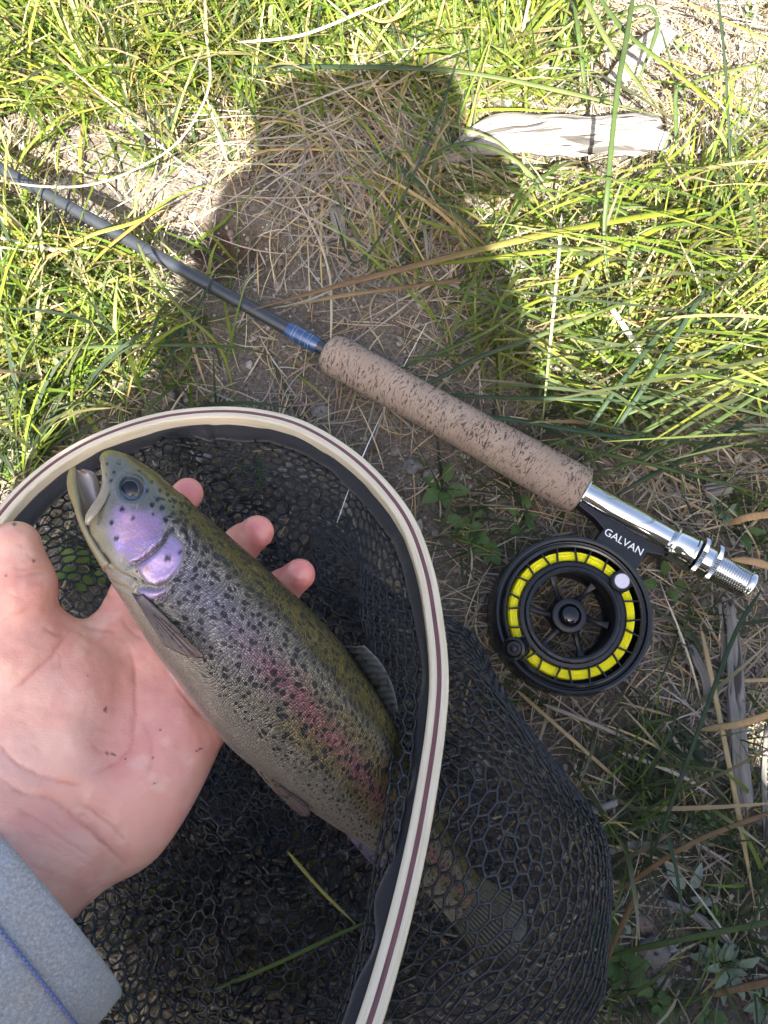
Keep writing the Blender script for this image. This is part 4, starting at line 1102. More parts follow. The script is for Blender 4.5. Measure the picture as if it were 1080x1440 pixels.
FV = np.vstack([v]); tri = [list(map(int, q)) for q in np.concatenate([f_[0]])]
FBVH = BVHTree.FromPolygons([Vector(q) for q in v], tri)
def on_fish(px, py, off=0.0, zdef=.12):
    d = nrm(ray(px, py)); h = FBVH.ray_cast(Vector(CAMP), Vector(d))
    if h[0] is None: return W(px, py, zdef)
    return np.array(h[0]) - d * off
# upper jaw bone
t = NT('jaw bone'); o = t.obj()
M_JAW = t.bsdf(t.mix(t.noise(o, 300, 3), (.17, .145, .09), (.27, .235, .175)), .35, .15, normal=t.bump(t.noise(o, 500, 3), .2, .0005), Coat_Weight=.4)
jp = [(145,648), (149,666), (150,684), (144,700), (135,714), (126,728), (123,738)]
P = np.array([W(a, b, z) for (a, b), z in zip(jp, [.190, .1955, .1985, .2000, .2005, .2005, .1995])])
P = resample(P, 24)
rr = np.interp(np.linspace(0, 1, 24), [0, .1, .4, .7, .9, 1], [.0010, .0015, .0017, .0019, .0020, .0010])
mb = MB(); mb.add(*tube(P, rr, 12, (0, 0, 1), .55)); mb.build('upper_jaw_bone', M_JAW, fish)
# eye
ec = on_fish(185, 686, 0); en = nrm(CAMP - ec) * .35 + Nn[40] * .65; en = nrm(en)
ER = .0058; EC = ec - en * .0022
t = NT('fish eye')
dcol = t.attr('ring')[2]
cc = t.ramp(dcol, [(0.0, (.004, .006, .012)), (.54, (.005, .009, .018)), (.58, (.10, .09, .05)), (.64, (.022, .028, .035)), (.82, (.035, .042, .045)), (.92, (.12, .105, .05)), (1.0, (.02, .022, .026))])
M_EYE = t.bsdf(cc, .12, 0.0, Coat_Weight=.15, Coat_Roughness=.04, Specular_IOR_Level=.22)
pd = nrm(W(180, 691, .2) - W(185, 686, .2))
e1 = nrm(pd - np.dot(pd, en) * en)
th_ = np.linspace(0, math.pi * .62, 26)
prof = [(ER * math.sin(q), ER * .60 * math.cos(q)) for q in th_][::-1]
ve, fe = lathe(prof, 48, EC, en, e1)
pc = EC + en * ER * .8 + e1 * .0010
dd = np.linalg.norm((ve - EC) - np.outer((ve - EC) @ en, en) - e1 * .0009, axis=1) / (ER * 1.02)
mb = MB(); mb.add(ve, fe); eye = mb.build('eye', M_EYE, fish); pattr(eye.data, 'ring', np.clip(dd, 0, 1))
# fins: sheets with rays, real thickness
def fin(name, root, tipp, c_root, c_tip, rays=12, ripple=.0005, thick=.0005, n=26, pale=None, dots=False):
    """root, tipp: matching lines of 3-D points from the leading to the trailing edge"""
    A = resample(root, rays * 4); B = resample(tipp, rays * 4)
    k = np.linspace(0, 1, n)
    P = A[:, None] * (1 - k)[None, :, None] + B[:, None] * k[None, :, None]
    nn = nrm(np.cross(np.gradient(P, axis=0), np.gradient(P, axis=1)))
    nn = np.where(nn[..., 2:3] < 0, -nn, nn)
    rp = np.cos(np.arange(rays * 4) / 4 * 2 * math.pi)[:, None] * ripple * np.sin(k * math.pi * .9 + .3)[None]
    P = P + nn * rp[..., None]
    C = np.asarray(c_root) * (1 - k)[None, :, None] + np.asarray(c_tip) * k[None, :, None] + 0 * P
    C = C * (1 + .22 * np.cos(np.arange(rays * 4) / 4 * 2 * math.pi))[:, None, None]
    if pale is not None: C[:3] = pale
    R_, K_ = P.shape[:2]
    top = P + nn * thick / 2; bot = P - nn * thick / 2
    g = grid_faces(R_, K_, False); mb = MB()
    v = np.vstack([top.reshape(-1, 3), bot.reshape(-1, 3)]); m = R_ * K_
    ring = np.r_[np.arange(K_), np.arange(1, R_) * K_ + K_ - 1, (R_ - 1) * K_ + np.arange(K_ - 2, -1, -1), np.arange(R_ - 2, 0, -1) * K_]
    r2 = np.roll(ring, -1)
    mb.add(v, [g, g[:, ::-1] + m, np.stack([ring, ring + m, r2 + m, r2], 1)], np.vstack([C.reshape(-1, 3)] * 2))
    return mb.build(name, M_FIN, fish)
t = NT('fin membrane'); o = t.obj(); fc = t.col()
fc = t.mix(t.ramp(t.noise(o, 420, 2), [(.56, (0, 0, 0)), (.62, (1, 1, 1))]), fc, t.mix(1.0, fc, (.3, .3, .32), 'MULTIPLY'))
t.bsdf(fc, .35, .05, Coat_Weight=.3); M_FIN = t.translucent(fc, .25)
def fp(L_, off): return np.array([on_fish(a, b, off) for a, b in L_])
A_root = fp([(186,834),(192,838),(199,836)], .0012)
A_tip = np.array([on_fish(232,908,.0045), on_fish(262,922,.0055), on_fish(286,926,.005), on_fish(283,918,.0045), on_fish(262,898,.004)])
fin('pectoral_fin', A_root, A_tip, (.12, .095, .10), (.085, .042, .028), 9, .0003, .0007, 30)
fin('pelvic_fin', np.array([W(352,1070,.141), W(362,1078,.143), W(374,1088,.142)]), np.array([W(402,1128,.128), W(422,1146,.126), W(436,1146,.126), W(432,1132,.128)]), (.17, .12, .085), (.085, .055, .05), 8, .0005, .0006, 22, (.42, .36, .34))
fin('dorsal_fin', np.array([W(484,908,.139), W(505,934,.133), W(530,972,.124), W(546,1004,.116)]), np.array([W(512,908,.146), W(535,932,.142), W(552,965,.133), W(560,1000,.123)]), (.06, .066, .06), (.085, .10, .11), 11, .0005, .0006, 18)
fin('anal_fin', np.array([W(486,1172,.098), W(502,1182,.095), W(522,1193,.090)]), np.array([W(520,1212,.088), W(534,1220,.086), W(548,1212,.084)]), (.24, .19, .24), (.16, .13, .18), 8, .0004, .0006, 18)
fin('tail_fin', np.array([W(676,1232,.062), W(655,1264,.062), W(634,1296,.062)]), np.array([W(742,1268,.036), W(742,1310,.036), W(730,1340,.036), W(712,1362,.035), W(684,1374,.034)]), (.05, .045, .034), (.036, .033, .034), 18, .0003, .0007, 30)
fin('adipose_fin', np.array([W(612,1141,.079), W(620,1153,.077)]), np.array([W(632,1132,.080), W(640,1148,.078)]), (.14, .13, .06), (.09, .085, .05), 3, .0002, .0012, 10)
# ---------------------------------------------------------------- the angler: hand in view, body behind the camera
Wz = lambda a: W(a[0], a[1], a[2])
JT = {  # photo place and height of every joint
 'wr': (100,1172,.128), 'cmc': (62,1050,.136), 'tm': (32,918,.150), 'ti': (32,824,.160), 'tt': (21,768,.163),
 'im': (158,905,.131), 'ip': (206,788,.121), 'id': (246,716,.126), 'it': (264,694,.136),
 'mm': (212,925,.129), 'mp': (288,815,.115), 'md': (340,765,.122), 'mt': (362,748,.134),
 'rm': (258,962,.127), 'rp': (345,868,.112), 'rd': (398,826,.120), 'rt': (421,808,.131),
 'pm': (285,1015,.125), 'pp': (370,945,.110), 'pd': (412,915,.110), 'pt': (430,900,.114)}
J = {k: Wz(a) for k, a in JT.items()}
ELB = np.array([-.31, -.25, .235])
hax = nrm(J['mm'] - J['wr']); hup = nrm(np.array([0.05, -.15, 1.0]) - np.dot([0.05, -.15, 1.0], hax) * hax); hsd = np.cross(hax, hup)
HA = np.array([hax, hsd, hup])
def hand_sdf(p):
    d = rcone(p, J['wr'], ELB, .0248, .040, hup, 1.18)
    d = smin(d, rcone(p, J['wr'] + hax * .012, J['wr'] + hax * .035, .0262, .0295, hup, 1.42), .02)
    # palm slab
    for a, ra_, rb_ in (('im', .019, .0130), ('mm', .020, .0132), ('rm', .019, .0128), ('pm', .018, .0118)):
        q = J['wr'] + hax * .022 + (J[a] - J['mm']) * .55 - hup * .001
        d = smin(d, rcone(p, q, J[a] - hup * .001, ra_, rb_, hup, 1.15), .012)
    # thenar and hypothenar pads
    d = smin(d, ellip(p, W(88,985,.144), np.array([nrm(J['tm'] - W(120,1095,.13)), np.cross(hup, nrm(J['tm'] - W(120,1095,.13))), hup]), (.040, .0235, .0165)), .014)
    d = smin(d, ellip(p, W(215,1088,.131), HA, (.036, .0185, .0165)), .014)
    d = smin(d, rcone(p, J['cmc'], J['tm'], .0205, .0165, hup, 1.05), .010)
    d = smin(d, rcone(p, W(0, 1010, .136), W(-40, 1190, .150), .022, .030, hup, 1.2), .02)
    th = rcone(p, J['tm'], J['ti'], .0152, .0121)
    th = smin(th, rcone(p, J['ti'], J['tt'], .0124, .0106), .006)
    d = smin(d, th, .008)
    # web between thumb and forefinger
    d = smin(d, rcone(p, W(62,936,.142), W(135,922,.130), .0080, .0090), .010)
    for a, b, c, e, r in (('im', 'ip', 'id', 'it', (.0114, .0098, .0085, .0072)), ('mm', 'mp', 'md', 'mt', (.0116, .0100, .0087, .0076)), ('rm', 'rp', 'rd', 'rt', (.0110, .0096, .0083, .0073)), ('pm', 'pp', 'pd', 'pt', (.0100, .0086, .0076, .0068))):
        f = smin(smin(rcone(p, J[a], J[b], r[0], r[1]), rcone(p, J[b], J[c], r[1] * .98, r[2]), .004), rcone(p, J[c], J[e], r[2], r[3]), .003)
        d = smin(d, f, .0055)
    # hollow of the palm
    h = ellip(p, W(192,985,.155), HA, (.030, .012, .011))
    d = -smin(-d, h, .012)
    return d
hv, hf = surface_nets((-.262, -.170, .088), (-.015, .13, .222), .00155, hand_sdf)
def mesh_normals(v, f):
    n = np.zeros_like(v); q = v[f]
    fn = np.cross(q[:, 2] - q[:, 0], q[:, 3] - q[:, 1])
    for k in range(4): np.add.at(n, f[:, k], fn)
    return nrm(n)
def refine(v, f, fn):
    """split every quad in four and settle the new points on the surface"""
    e = np.sort(np.stack([f, np.roll(f, -1, 1)], -1).reshape(-1, 2), 1); ue, inv = np.unique(e, axis=0, return_inverse=True); inv = inv.reshape(-1, 4)
    n0, n1 = len(v), len(ue); em = v[ue].mean(1); fc = v[f].mean(1)
    V = np.vstack([v, em, fc]); c = n0 + n1 + np.arange(len(f)); q = []
    for k in range(4): q.append(np.stack([f[:, k], n0 + inv[:, k], c, n0 + inv[:, k - 1]], 1))
    F = np.concatenate(q); n = mesh_normals(V, F); s = 1 if np.mean(fn(V + n * .001) - fn(V)) > 0 else -1
    for _ in range(2): V = V - n * np.clip(fn(V) * s, -.0006, .0006)[:, None] * .8
    return V, F
hv, hf = refine(hv, hf, hand_sdf)
hn = mesh_normals(hv, hf)
if np.mean(np.sum(hn * np.array([0, 0, 1.0]), 1)[hv[:, 2] > .14]) < 0: hf = hf[:, ::-1]; hn = -hn
hx, hy = project(hv); upf = np.clip(hn[:, 2] * 1.6, 0, 1)
CREASE = [([(172,893),(182,915),(189,947),(191,985),(189,1015),(184,1045),(166,1070),(128,1087)], .0011, 3.0), ([(96,893),(84,905),(70,924),(45,948),(20,968)], .0011, 3.2), ([(22,812),(48,806),(76,805)], .0009, 3.2), ([(18,800),(50,797),(74,797)], .0005, 2.5),
          ([(-10,1040),(12,1062),(40,1084),(86,1100),(120,1106)], .0015, 6.0), ([(-5,1090),(28,1112),(72,1126),(100,1148),(140,1182),(176,1216)], .0014, 4.6), ([(20,1134),(60,1158),(95,1184),(128,1206)], .0008, 4.6), ([(112,1132),(150,1158),(182,1190)], .0009, 4.6),
          ([(172,870),(186,888),(206,902)], .0007, 2.8), ([(110,878),(140,884),(168,889)], .0010, 3.0), ([(118,850),(136,838),(160,836)], .0008, 2.6), ([(232,940),(262,985),(292,1015)], .0008, 3.5), ([(200,1010),(214,1050),(210,1090)], .0005, 3.2),
          ([(60,880),(76,890),(92,892)], .0006, 2.4)]
wx = hx + 1.6 * fbm(hx * .05, hy * .05) + .7 * vnoise(hx * .2, hy * .2); wy = hy + 1.6 * fbm(hx * .05 + 40, hy * .05) + .7 * vnoise(hx * .2, hy * .2 + 30)
def crease(pl, wd):
    """strength of a skin fold that fades towards its ends"""
    q = resample(np.column_stack([np.array(pl, float), np.zeros(len(pl))]), 46)[:, :2]; tq = np.linspace(0, 1, 46)
    near_ = (wx > q[:, 0].min() - 40) & (wx < q[:, 0].max() + 40) & (wy > q[:, 1].min() - 40) & (wy < q[:, 1].max() + 40) & (upf > 0)
    r = np.zeros(len(hv)); ii = np.flatnonzero(near_)
    m = np.zeros(len(ii))
    for k in range(46):
        m = np.maximum(m, min(1, 3.2 * math.sin(math.pi * (.02 + .96 * tq[k])) ** 1.0 * .6) * np.exp(-(((wx[ii] - q[k, 0]) ** 2 + (wy[ii] - q[k, 1]) ** 2) / wd ** 2)))
    r[ii] = m; return r
dz = np.zeros(len(hv)); CRS = []
for pl, dep, wd in CREASE:
    f1 = crease(pl, 2.5); f2 = crease(pl, wd * 2.2); CRS.append((f1, dep)); dz += dep * .42 * f1 + dep * .38 * f2
prs = random.Random(5)
for k in range(34):                         # fine lines across the palm and thumb
    cx, cy, an = prs.choice([(prs.uniform(40, 250), prs.uniform(920, 1100), prs.gauss(.9, .5)), (prs.uniform(10, 70), prs.uniform(760, 880), prs.gauss(0, .3)), (prs.uniform(20, 150), prs.uniform(1120, 1230), prs.gauss(.5, .2)), (prs.uniform(90, 160), prs.uniform(850, 900), prs.gauss(.2, .4))])
    ln_ = prs.uniform(8, 24); bd = prs.gauss(0, 3)
    pl = [(cx - ln_ * math.cos(an), cy - ln_ * math.sin(an)), (cx + bd, cy - bd), (cx + ln_ * math.cos(an), cy + ln_ * math.sin(an))]
    f1 = crease(pl, 1.9); CRS.append((f1, .0004)); dz += prs.uniform(.00008, .00022) * f1
dz -= .0006 * fbm(hv[:, 0] * 90, hv[:, 1] * 90, hv[:, 2] * 90)
hv2 = hv - hn * (dz * upf)[:, None]
# skin colour: pink palm, paler ball of the thumb, red fingertips
skin = np.zeros((len(hv), 3)) + np.array([.62, .355, .285])
def blend(c, m):
    global skin
    m = np.clip(m, 0, 1)[:, None]; skin = skin * (1 - m) + np.asarray(c) * m
bl = lambda cx, cy, rx, ry: np.exp(-(((hx - cx) / rx) ** 2 + ((hy - cy) / ry) ** 2))
nz_ = fbm(hv[:, 0] * 55, hv[:, 1] * 55, hv[:, 2] * 55)
blend((.60, .285, .26), .75 * bl(215, 1040, 90, 120) + .25 * nz_)
blend((.66, .44, .365), .85 * bl(60, 1020, 70, 60) + .2 * nz_)
blend((.60, .40, .36), .6 * bl(30, 1080, 60, 30))
blend((.62, .305, .25), .7 * bl(118, 905, 40, 35) + .55 * bl(50, 850, 40, 60))
blend((.64, .34, .285), .5 * bl(130, 960, 60, 40))
blend((.58, .255, .24), .7 * bl(150, 845, 40, 40))
blend((.60, .20, .185), .95 * (bl(268, 690, 30, 26) + bl(370, 745, 40, 36) + bl(428, 805, 40, 36)))
blend((.62, .375, .295), .9 * sstep(1150, 1220, hy))
cr = np.zeros(len(hv))
for f1, dep in CRS: cr = np.maximum(cr, min(1, dep / .0011) * f1)
blend((.44, .15, .115), .50 * cr * upf)
blend((.72, .52, .44), .40 * sstep(.1, .9, fbm(hv[:, 0] * 110 + 3, hv[:, 1] * 110, hv[:, 2] * 110)))
blend((.60, .23, .20), .28 * sstep(.0, .9, fbm(hv[:, 0] * 75 + 9, hv[:, 1] * 75, hv[:, 2] * 75)))
skin = np.clip(skin * np.array([1.10, 1.03, .99]), 0, .85)
# flecks of dirt stuck to the palm
for (a, b, r_, an) in ((148,1000,3.6,.8),(149,996,2.2,0),(280,1054,6.5,-.45),(217,1102,4.0,-.5),(47,789,2.2,0),(20,737,3.0,1.1),(160,1061,4.0,.4),(225,1026,1.6,0),(150,1059,2,0),(122,950,1.2,0),(214,1065,1.2,0),(176,1067,1.4,0),(8,810,1.4,0)):
    u_ = (hx - a) * math.cos(an) + (hy - b) * math.sin(an); w_ = -(hx - a) * math.sin(an) + (hy - b) * math.cos(an)
    blend((.10, .045, .035), np.where(upf > .2, .9 * sstep(1.3, .7, np.hypot(u_ / r_, w_ / (1.3 if r_ > 3 else r_))), 0))
PB = np.array([0, -.5, 0.0])
person = thing('person', (0, -.55, 0), 'person in a grey long sleeved shirt holding the trout in an open palm', 'person')
t = NT('skin'); o = t.obj()
pores = t.n('TexVoronoi', {'feature': 'F1'}, Vector=o, Scale=1300.0)
lines = t.noise(t.scale(o, (500, 900, 500), (0, 0, .5)), 1.0, 3, .6)
mot = t.noise(o, 130, 4, .6)
c = t.mix(t.math('MULTIPLY', mot, .30), t.col(), t.mix(1.0, t.col(), (.92, .74, .72), 'MULTIPLY'))
c = t.mix(t.ramp(t.noise(o, 210, 3), [(.62, (0, 0, 0)), (.85, (.15, .15, .15))]), c, (.68, .47, .38))
hh = t.math('ADD', t.math('MULTIPLY', pores.outputs['Distance'], .35), lines)
M_SKIN = t.bsdf(c, t.math('MULTIPLY_ADD', mot, .18, .27), normal=t.bump(hh, .20, .0007), Subsurface_Weight=.22, Subsurface_Radius=(.006, .0022, .0012), Subsurface_Scale=.6, Specular_IOR_Level=.45)
# rest of the body, hidden by clothes and out of the picture
SG = lambda px, py, t_: W(px, py, 0) + SUN * (t_ / SUN[2])       # what stands t_ m high on the sun ray to a shadow place
A_up = nrm(np.array([0, 1.0, 0]) - SUN[1] * SUN); R_x = nrm(np.cross(A_up, SUN)); 
if R_x[0] < 0: R_x = -R_x
HATB = SG(508, 232, .66)
HEAD = HATB - A_up * .065
SHL = SG(205, 545, .56); SHR = SG(800, 560, .56)
SHL = SHL - A_up * .088; SHR = SHR - A_up * .088
NECK = (SHL + SHR) / 2 + np.array([0, 0, .05])
HIP = np.array([.06, -.80, .22])
def body_sdf(p):
    d = ellip(p, HEAD, np.array([R_x, A_up, SUN]), (.076, .112, .096))
    d = smin(d, rcone(p, HEAD - A_up * .05, NECK - np.array([0, .03, .03]), .058, .062), .03)
    d = smin(d, ellip(p, HEAD - SUN * .095 - A_up * .02, np.array([R_x, A_up, SUN]), (.016, .026, .022)), .015)
    for s_ in (-1, 1): d = smin(d, ellip(p, HEAD + R_x * s_ * .078 - A_up * .01, np.array([R_x, A_up, SUN]), (.012, .03, .02)), .01)
    return d
bv, bf = surface_nets(HEAD - .26, HEAD + .24, .008, body_sdf)
bn = mesh_normals(bv, bf)
if np.mean(np.sum(bn * (bv - HEAD), 1)) < 0: bf = bf[:, ::-1]
mb = MB(); mb.add(hv2, hf, skin); mb.build('body', M_SKIN, person)
mb = MB(); mb.add(bv, bf, (.55, .33, .25)); mb.build('head', M_SKIN, person)
# thumb nail at the edge of the picture
tn = J['tt'] + np.array([-.0088, .004, .004]); ta = nrm(J['tt'] - J['ti'])
nn_ = nrm(np.array([-.8, .1, .6])); nn_ = nrm(nn_ - np.dot(nn_, ta) * ta); ns_ = np.cross(ta, nn_)
u_ = np.linspace(-1, 1, 13); NU, NV_ = np.meshgrid(u_, u_, indexing='ij')
NP = tn + ta * (NU * .0075)[..., None] + ns_ * (NV_ * .0068 * np.sqrt(np.clip(1.15 - NU ** 4 * .6, .2, 1)))[..., None] + nn_ * (.0012 - NV_ ** 2 * .0032 - np.clip(NU, -1, 0) ** 2 * .0008)[..., None]
mb = MB(); mb.add(NP, grid_faces(13, 13, False)); nail = mb.build('thumb_nail', plain('nail', (.62, .42, .37), .25, Coat_Weight=.4), person)
# shirt: trunk, hood, right sleeve; the left sleeve is a loft with its cuff in view
ELR = np.array([.345, -.26, .40]); HNR = np.array([.36, -.46, .15])
t = NT('grey heather knit'); o = t.obj()
wv_ = t.noise(t.scale(o, (900, 900, 900)), 1.0, 4, .7); big = t.noise(o, 70, 3)
c = t.ramp(wv_, [(.30, (.21, .22, .24)), (.5, (.30, .312, .328)), (.7, (.45, .46, .47))])
c = t.mix(t.ramp(big, [(.40, (0, 0, 0)), (.62, (1, 1, 1))]), c, t.mix(1.0, c, (1.06, .98, .88), 'MULTIPLY'))
M_KNIT = t.bsdf(c, .9, normal=t.bump(t.math('ADD', wv_, t.noise(o, 3000, 2)), .6, .0008), Sheen_Weight=.3)
def shirt_sdf(p):
    d = rcone(p, SHL, SHR, .085, .085)
    d = smin(d, rcone(p, NECK - np.array([.06, .17, .10]), HIP + np.array([-.08, 0, .10]), .14, .15), .09)
    d = smin(d, rcone(p, NECK - np.array([-.12, .17, .10]), HIP + np.array([.12, 0, .10]), .14, .15), .09)
    d = smin(d, rcone(p, SG(415, 430, .62), SG(545, 430, .62), .080, .080), .02)
    d = smin(d, rcone(p, SG(400, 520, .60), SG(550, 520, .60), .084, .084), .02)
    d = smin(d, ellip(p, HEAD - A_up * .06 + SUN * .02, np.array([R_x, A_up, SUN]), (.108, .085, .085)), .04)
    d = smin(d, rcone(p, SHR, ELR, .085, .062), .04)
    d = smin(d, rcone(p, ELR, HNR, .066, .055), .03)
    d = smin(d, rcone(p, SHL, ELB + np.array([-.02, -.02, .02]), .075, .058), .04)
    d = smin(d, rcone(p, ELR, HIP + np.array([.22, .10, .10]), .08, .12), .05)  # bulk added between elbow and hip to block a gap of sun
    hole = ellip(p, HEAD - SUN * .10 - A_up * .0, np.array([R_x, A_up, SUN]), (.075, .12, .10))
    return np.maximum(d, -hole)
sv, sf = surface_nets((-.46, -1.06, .1), (.58, .05, .92), .016, shirt_sdf)
n_ = mesh_normals(sv, sf)
if np.mean(np.sum(n_ * (sv - sv.mean(0)), 1)) < 0: sf = sf[:, ::-1]
mb = MB(); mb.add(sv, sf); mb.build('shirt', M_KNIT, person)
# left sleeve
def sleeve():
    d = nrm(ELB - J['wr']); c0 = W(36, 1318, .146)
    c0 = J['wr'] + d * .040
    pts = np.array([c0, c0 + d * .05, c0 + d * .11, ELB + np.array([-.012, -.01, .01])])
    P = resample(pts, 40) + (W(165, 1400, .16) - W(135, 1372, .16)) * np.linspace(1, 0, 40)[:, None]; T_, S_, U_ = frames(P, hup)
    m = 72; a = np.linspace(0, 2 * math.pi, m, endpoint=False)
    s = np.linspace(0, 1, 40)
    rad = np.interp(s, [0, .08, .3, .6, 1], [.049, .050, .052, .055, .062])
    wr = 1 + .055 * fbm(s[:, None] * 13 + a[None] * .9, a[None] * 1.2 + s[:, None] * 4) * np.clip(s[:, None] * 6, .45, 1) + .020 * fbm(a[None] * 2.2 + 0 * s[:, None], s[:, None] * 9 + 0 * a[None]) + .02 * np.sin(a[None] * 3 + s[:, None] * 14) * s[:, None]
    sk = (.020 * np.cos(a - .4))[None] * np.clip(1 - s[:, None] * 2.5, 0, 1)              # slanting cuff
    ring = P[:, None] + (S_[:, None] * np.cos(a)[None, :, None] + U_[:, None] * np.sin(a)[None, :, None] * .92) * (rad[:, None] * wr)[..., None] + T_[:, None] * sk[..., None]
    ring[1] += (P[1] - ring[1]) * 0
    # turned-in hem: start inside, roll over the edge
    cn = nrm(W(26, 1372, .16) - W(100, 1300, .15)); pp = W(84, 1288, .165)
    need = ((pp - ring[0]) @ cn) / (T_[0] @ cn)
    ring = ring + T_[:, None] * (need[None] * np.clip(1 - s * 1.6, 0, 1)[:, None])[..., None]
    inner = [ring[q] + (P[q] + T_[q] * (need if q == 0 else need * np.clip(1 - s[q] * 1.6, 0, 1))[:, None] - ring[q]) * (1 - k) for q, k in ((5, .93), (2, .93), (0, .945))]
    lip = [ring[0] - T_[0] * .0016 + (P[0] + T_[0] * need[:, None] - ring[0]) * .028]
    R_ = np.array(inner + lip + list(ring))
    mb = MB(); mb.add(*loft(R_, False)); o_ = mb.build('sleeve', M_KNIT, person)
    return ring, P, T_
ring, SP, ST_ = sleeve()
# blue stitching round the cuff: a row of short threads
t = NT('blue thread'); M_BLUE = t.bsdf((.12, .15, .30), .8)
mb = MB(); q = .30
k_ = 2; line_ = ring[2] * .8 + ring[3] * .2
cl = np.vstack([line_, line_[:1]]); cl = resample(cl, 150); ctr = line_.mean(0)
for k in range(0, 149):
    a_, b_ = cl[k], cl[min(k + 1, 149)]; o1 = nrm(a_ - ctr) * .0010
    mb.add(*tube([a_ + o1 * .1, a_ + (b_ - a_) * .25 + o1, a_ + (b_ - a_) * .7 + o1, a_ + (b_ - a_) * .95 + o1 * .1], [.0004, .0007, .0007, .0004], 6, nrm(a_ - ctr)))
mb.build('stitching', M_BLUE, person)
# hat and trousers
M_HAT = plain('khaki hat cloth', (.30, .27, .20), .9)
hp_ = [(.112, -.030), (.116, -.028), (.100, .002), (.078, .012), (.077, .036), (.070, .054), (.050, .062), (.001, .064), (.001, .060), (.048, .058), (.066, .050), (.073, .034), (.074, .010), (.098, -.004)]
mb = MB(); mb.add(*lathe(hp_, 48, HATB, nrm(A_up + R_x * -.05), R_x, loop=True)); mb.build('hat', M_HAT, person)
def trouser_sdf(p):
    d = ellip(p, HIP, np.eye(3), (.18, .16, .15))
    for s_ in (-1, 1):
        kn = np.array([s_ * .20, -.44, .075]); an = np.array([s_ * .17, -.86, .06])
        d = smin(d, rcone(p, HIP + np.array([s_ * .10, 0, 0]), kn, .105, .072), .05)
        d = smin(d, rcone(p, kn, an, .070, .05), .03)
    return d
tv, tf = surface_nets((-.36, -1.05, -.02), (.36, -.30, .45), .018, trouser_sdf)
n_ = mesh_normals(tv, tf)
if np.mean(np.sum(n_ * (tv - tv.mean(0)), 1)) < 0: tf = tf[:, ::-1]
mb = MB(); mb.add(tv, tf); mb.build('trousers', plain('olive trousers', (.09, .09, .07), .9), person)
# ---------------------------------------------------------------- single stems one can tell apart
GRN, LGRN, DGRN, STR, BRN, WHT, ORG, YGR = (.095,.145,.045), (.17,.205,.07), (.050,.085,.045), (.38,.29,.15), (.26,.165,.085), (.66,.60,.46), (.46,.25,.07), (.22,.26,.03)
def stem(pts, w, c0, label, c1=None, flat=.32, name='grass_stem', cat='grass stem', group=None, t0=.35, t1=.12):
    """a blade through photo places (px, py, height); w in mm; c1: colour at the far end"""
    P = np.array([W(*p) for p in pts]); P = resample(P, 34)
    s = np.linspace(0, 1, 34)
    P[:, 2] = np.maximum(P[:, 2], gz(P[:, 0], P[:, 1]) + .0015)
    r = w * .0005 * np.minimum(np.interp(s, [0, .1, 1], [t0, 1, 1]), np.interp(s, [0, .75, 1], [1, 1, t1])) * (1 + .08 * vnoise(s * 9, s * 0 + w))
    v, f = tube(P, r, 7, (0, 0, 1), flat)
    k = np.repeat(s, 7); k = np.r_[k, 0, 1][:, None]; k = sstep(.25, .75, k)
    c = np.asarray(c0) * (1 - k) + np.asarray(c1 if c1 is not None else c0) * k
    c = c * (1 + .12 * vnoise(np.r_[np.repeat(s * 40, 7), 0, 1], np.zeros(len(k))))[:, None]
    mb = MB(); mb.add(v, f, c)
    return tag(mb.build(name, M_GRASS if sum(c0) < .55 else M_STRAW), label, cat, group)
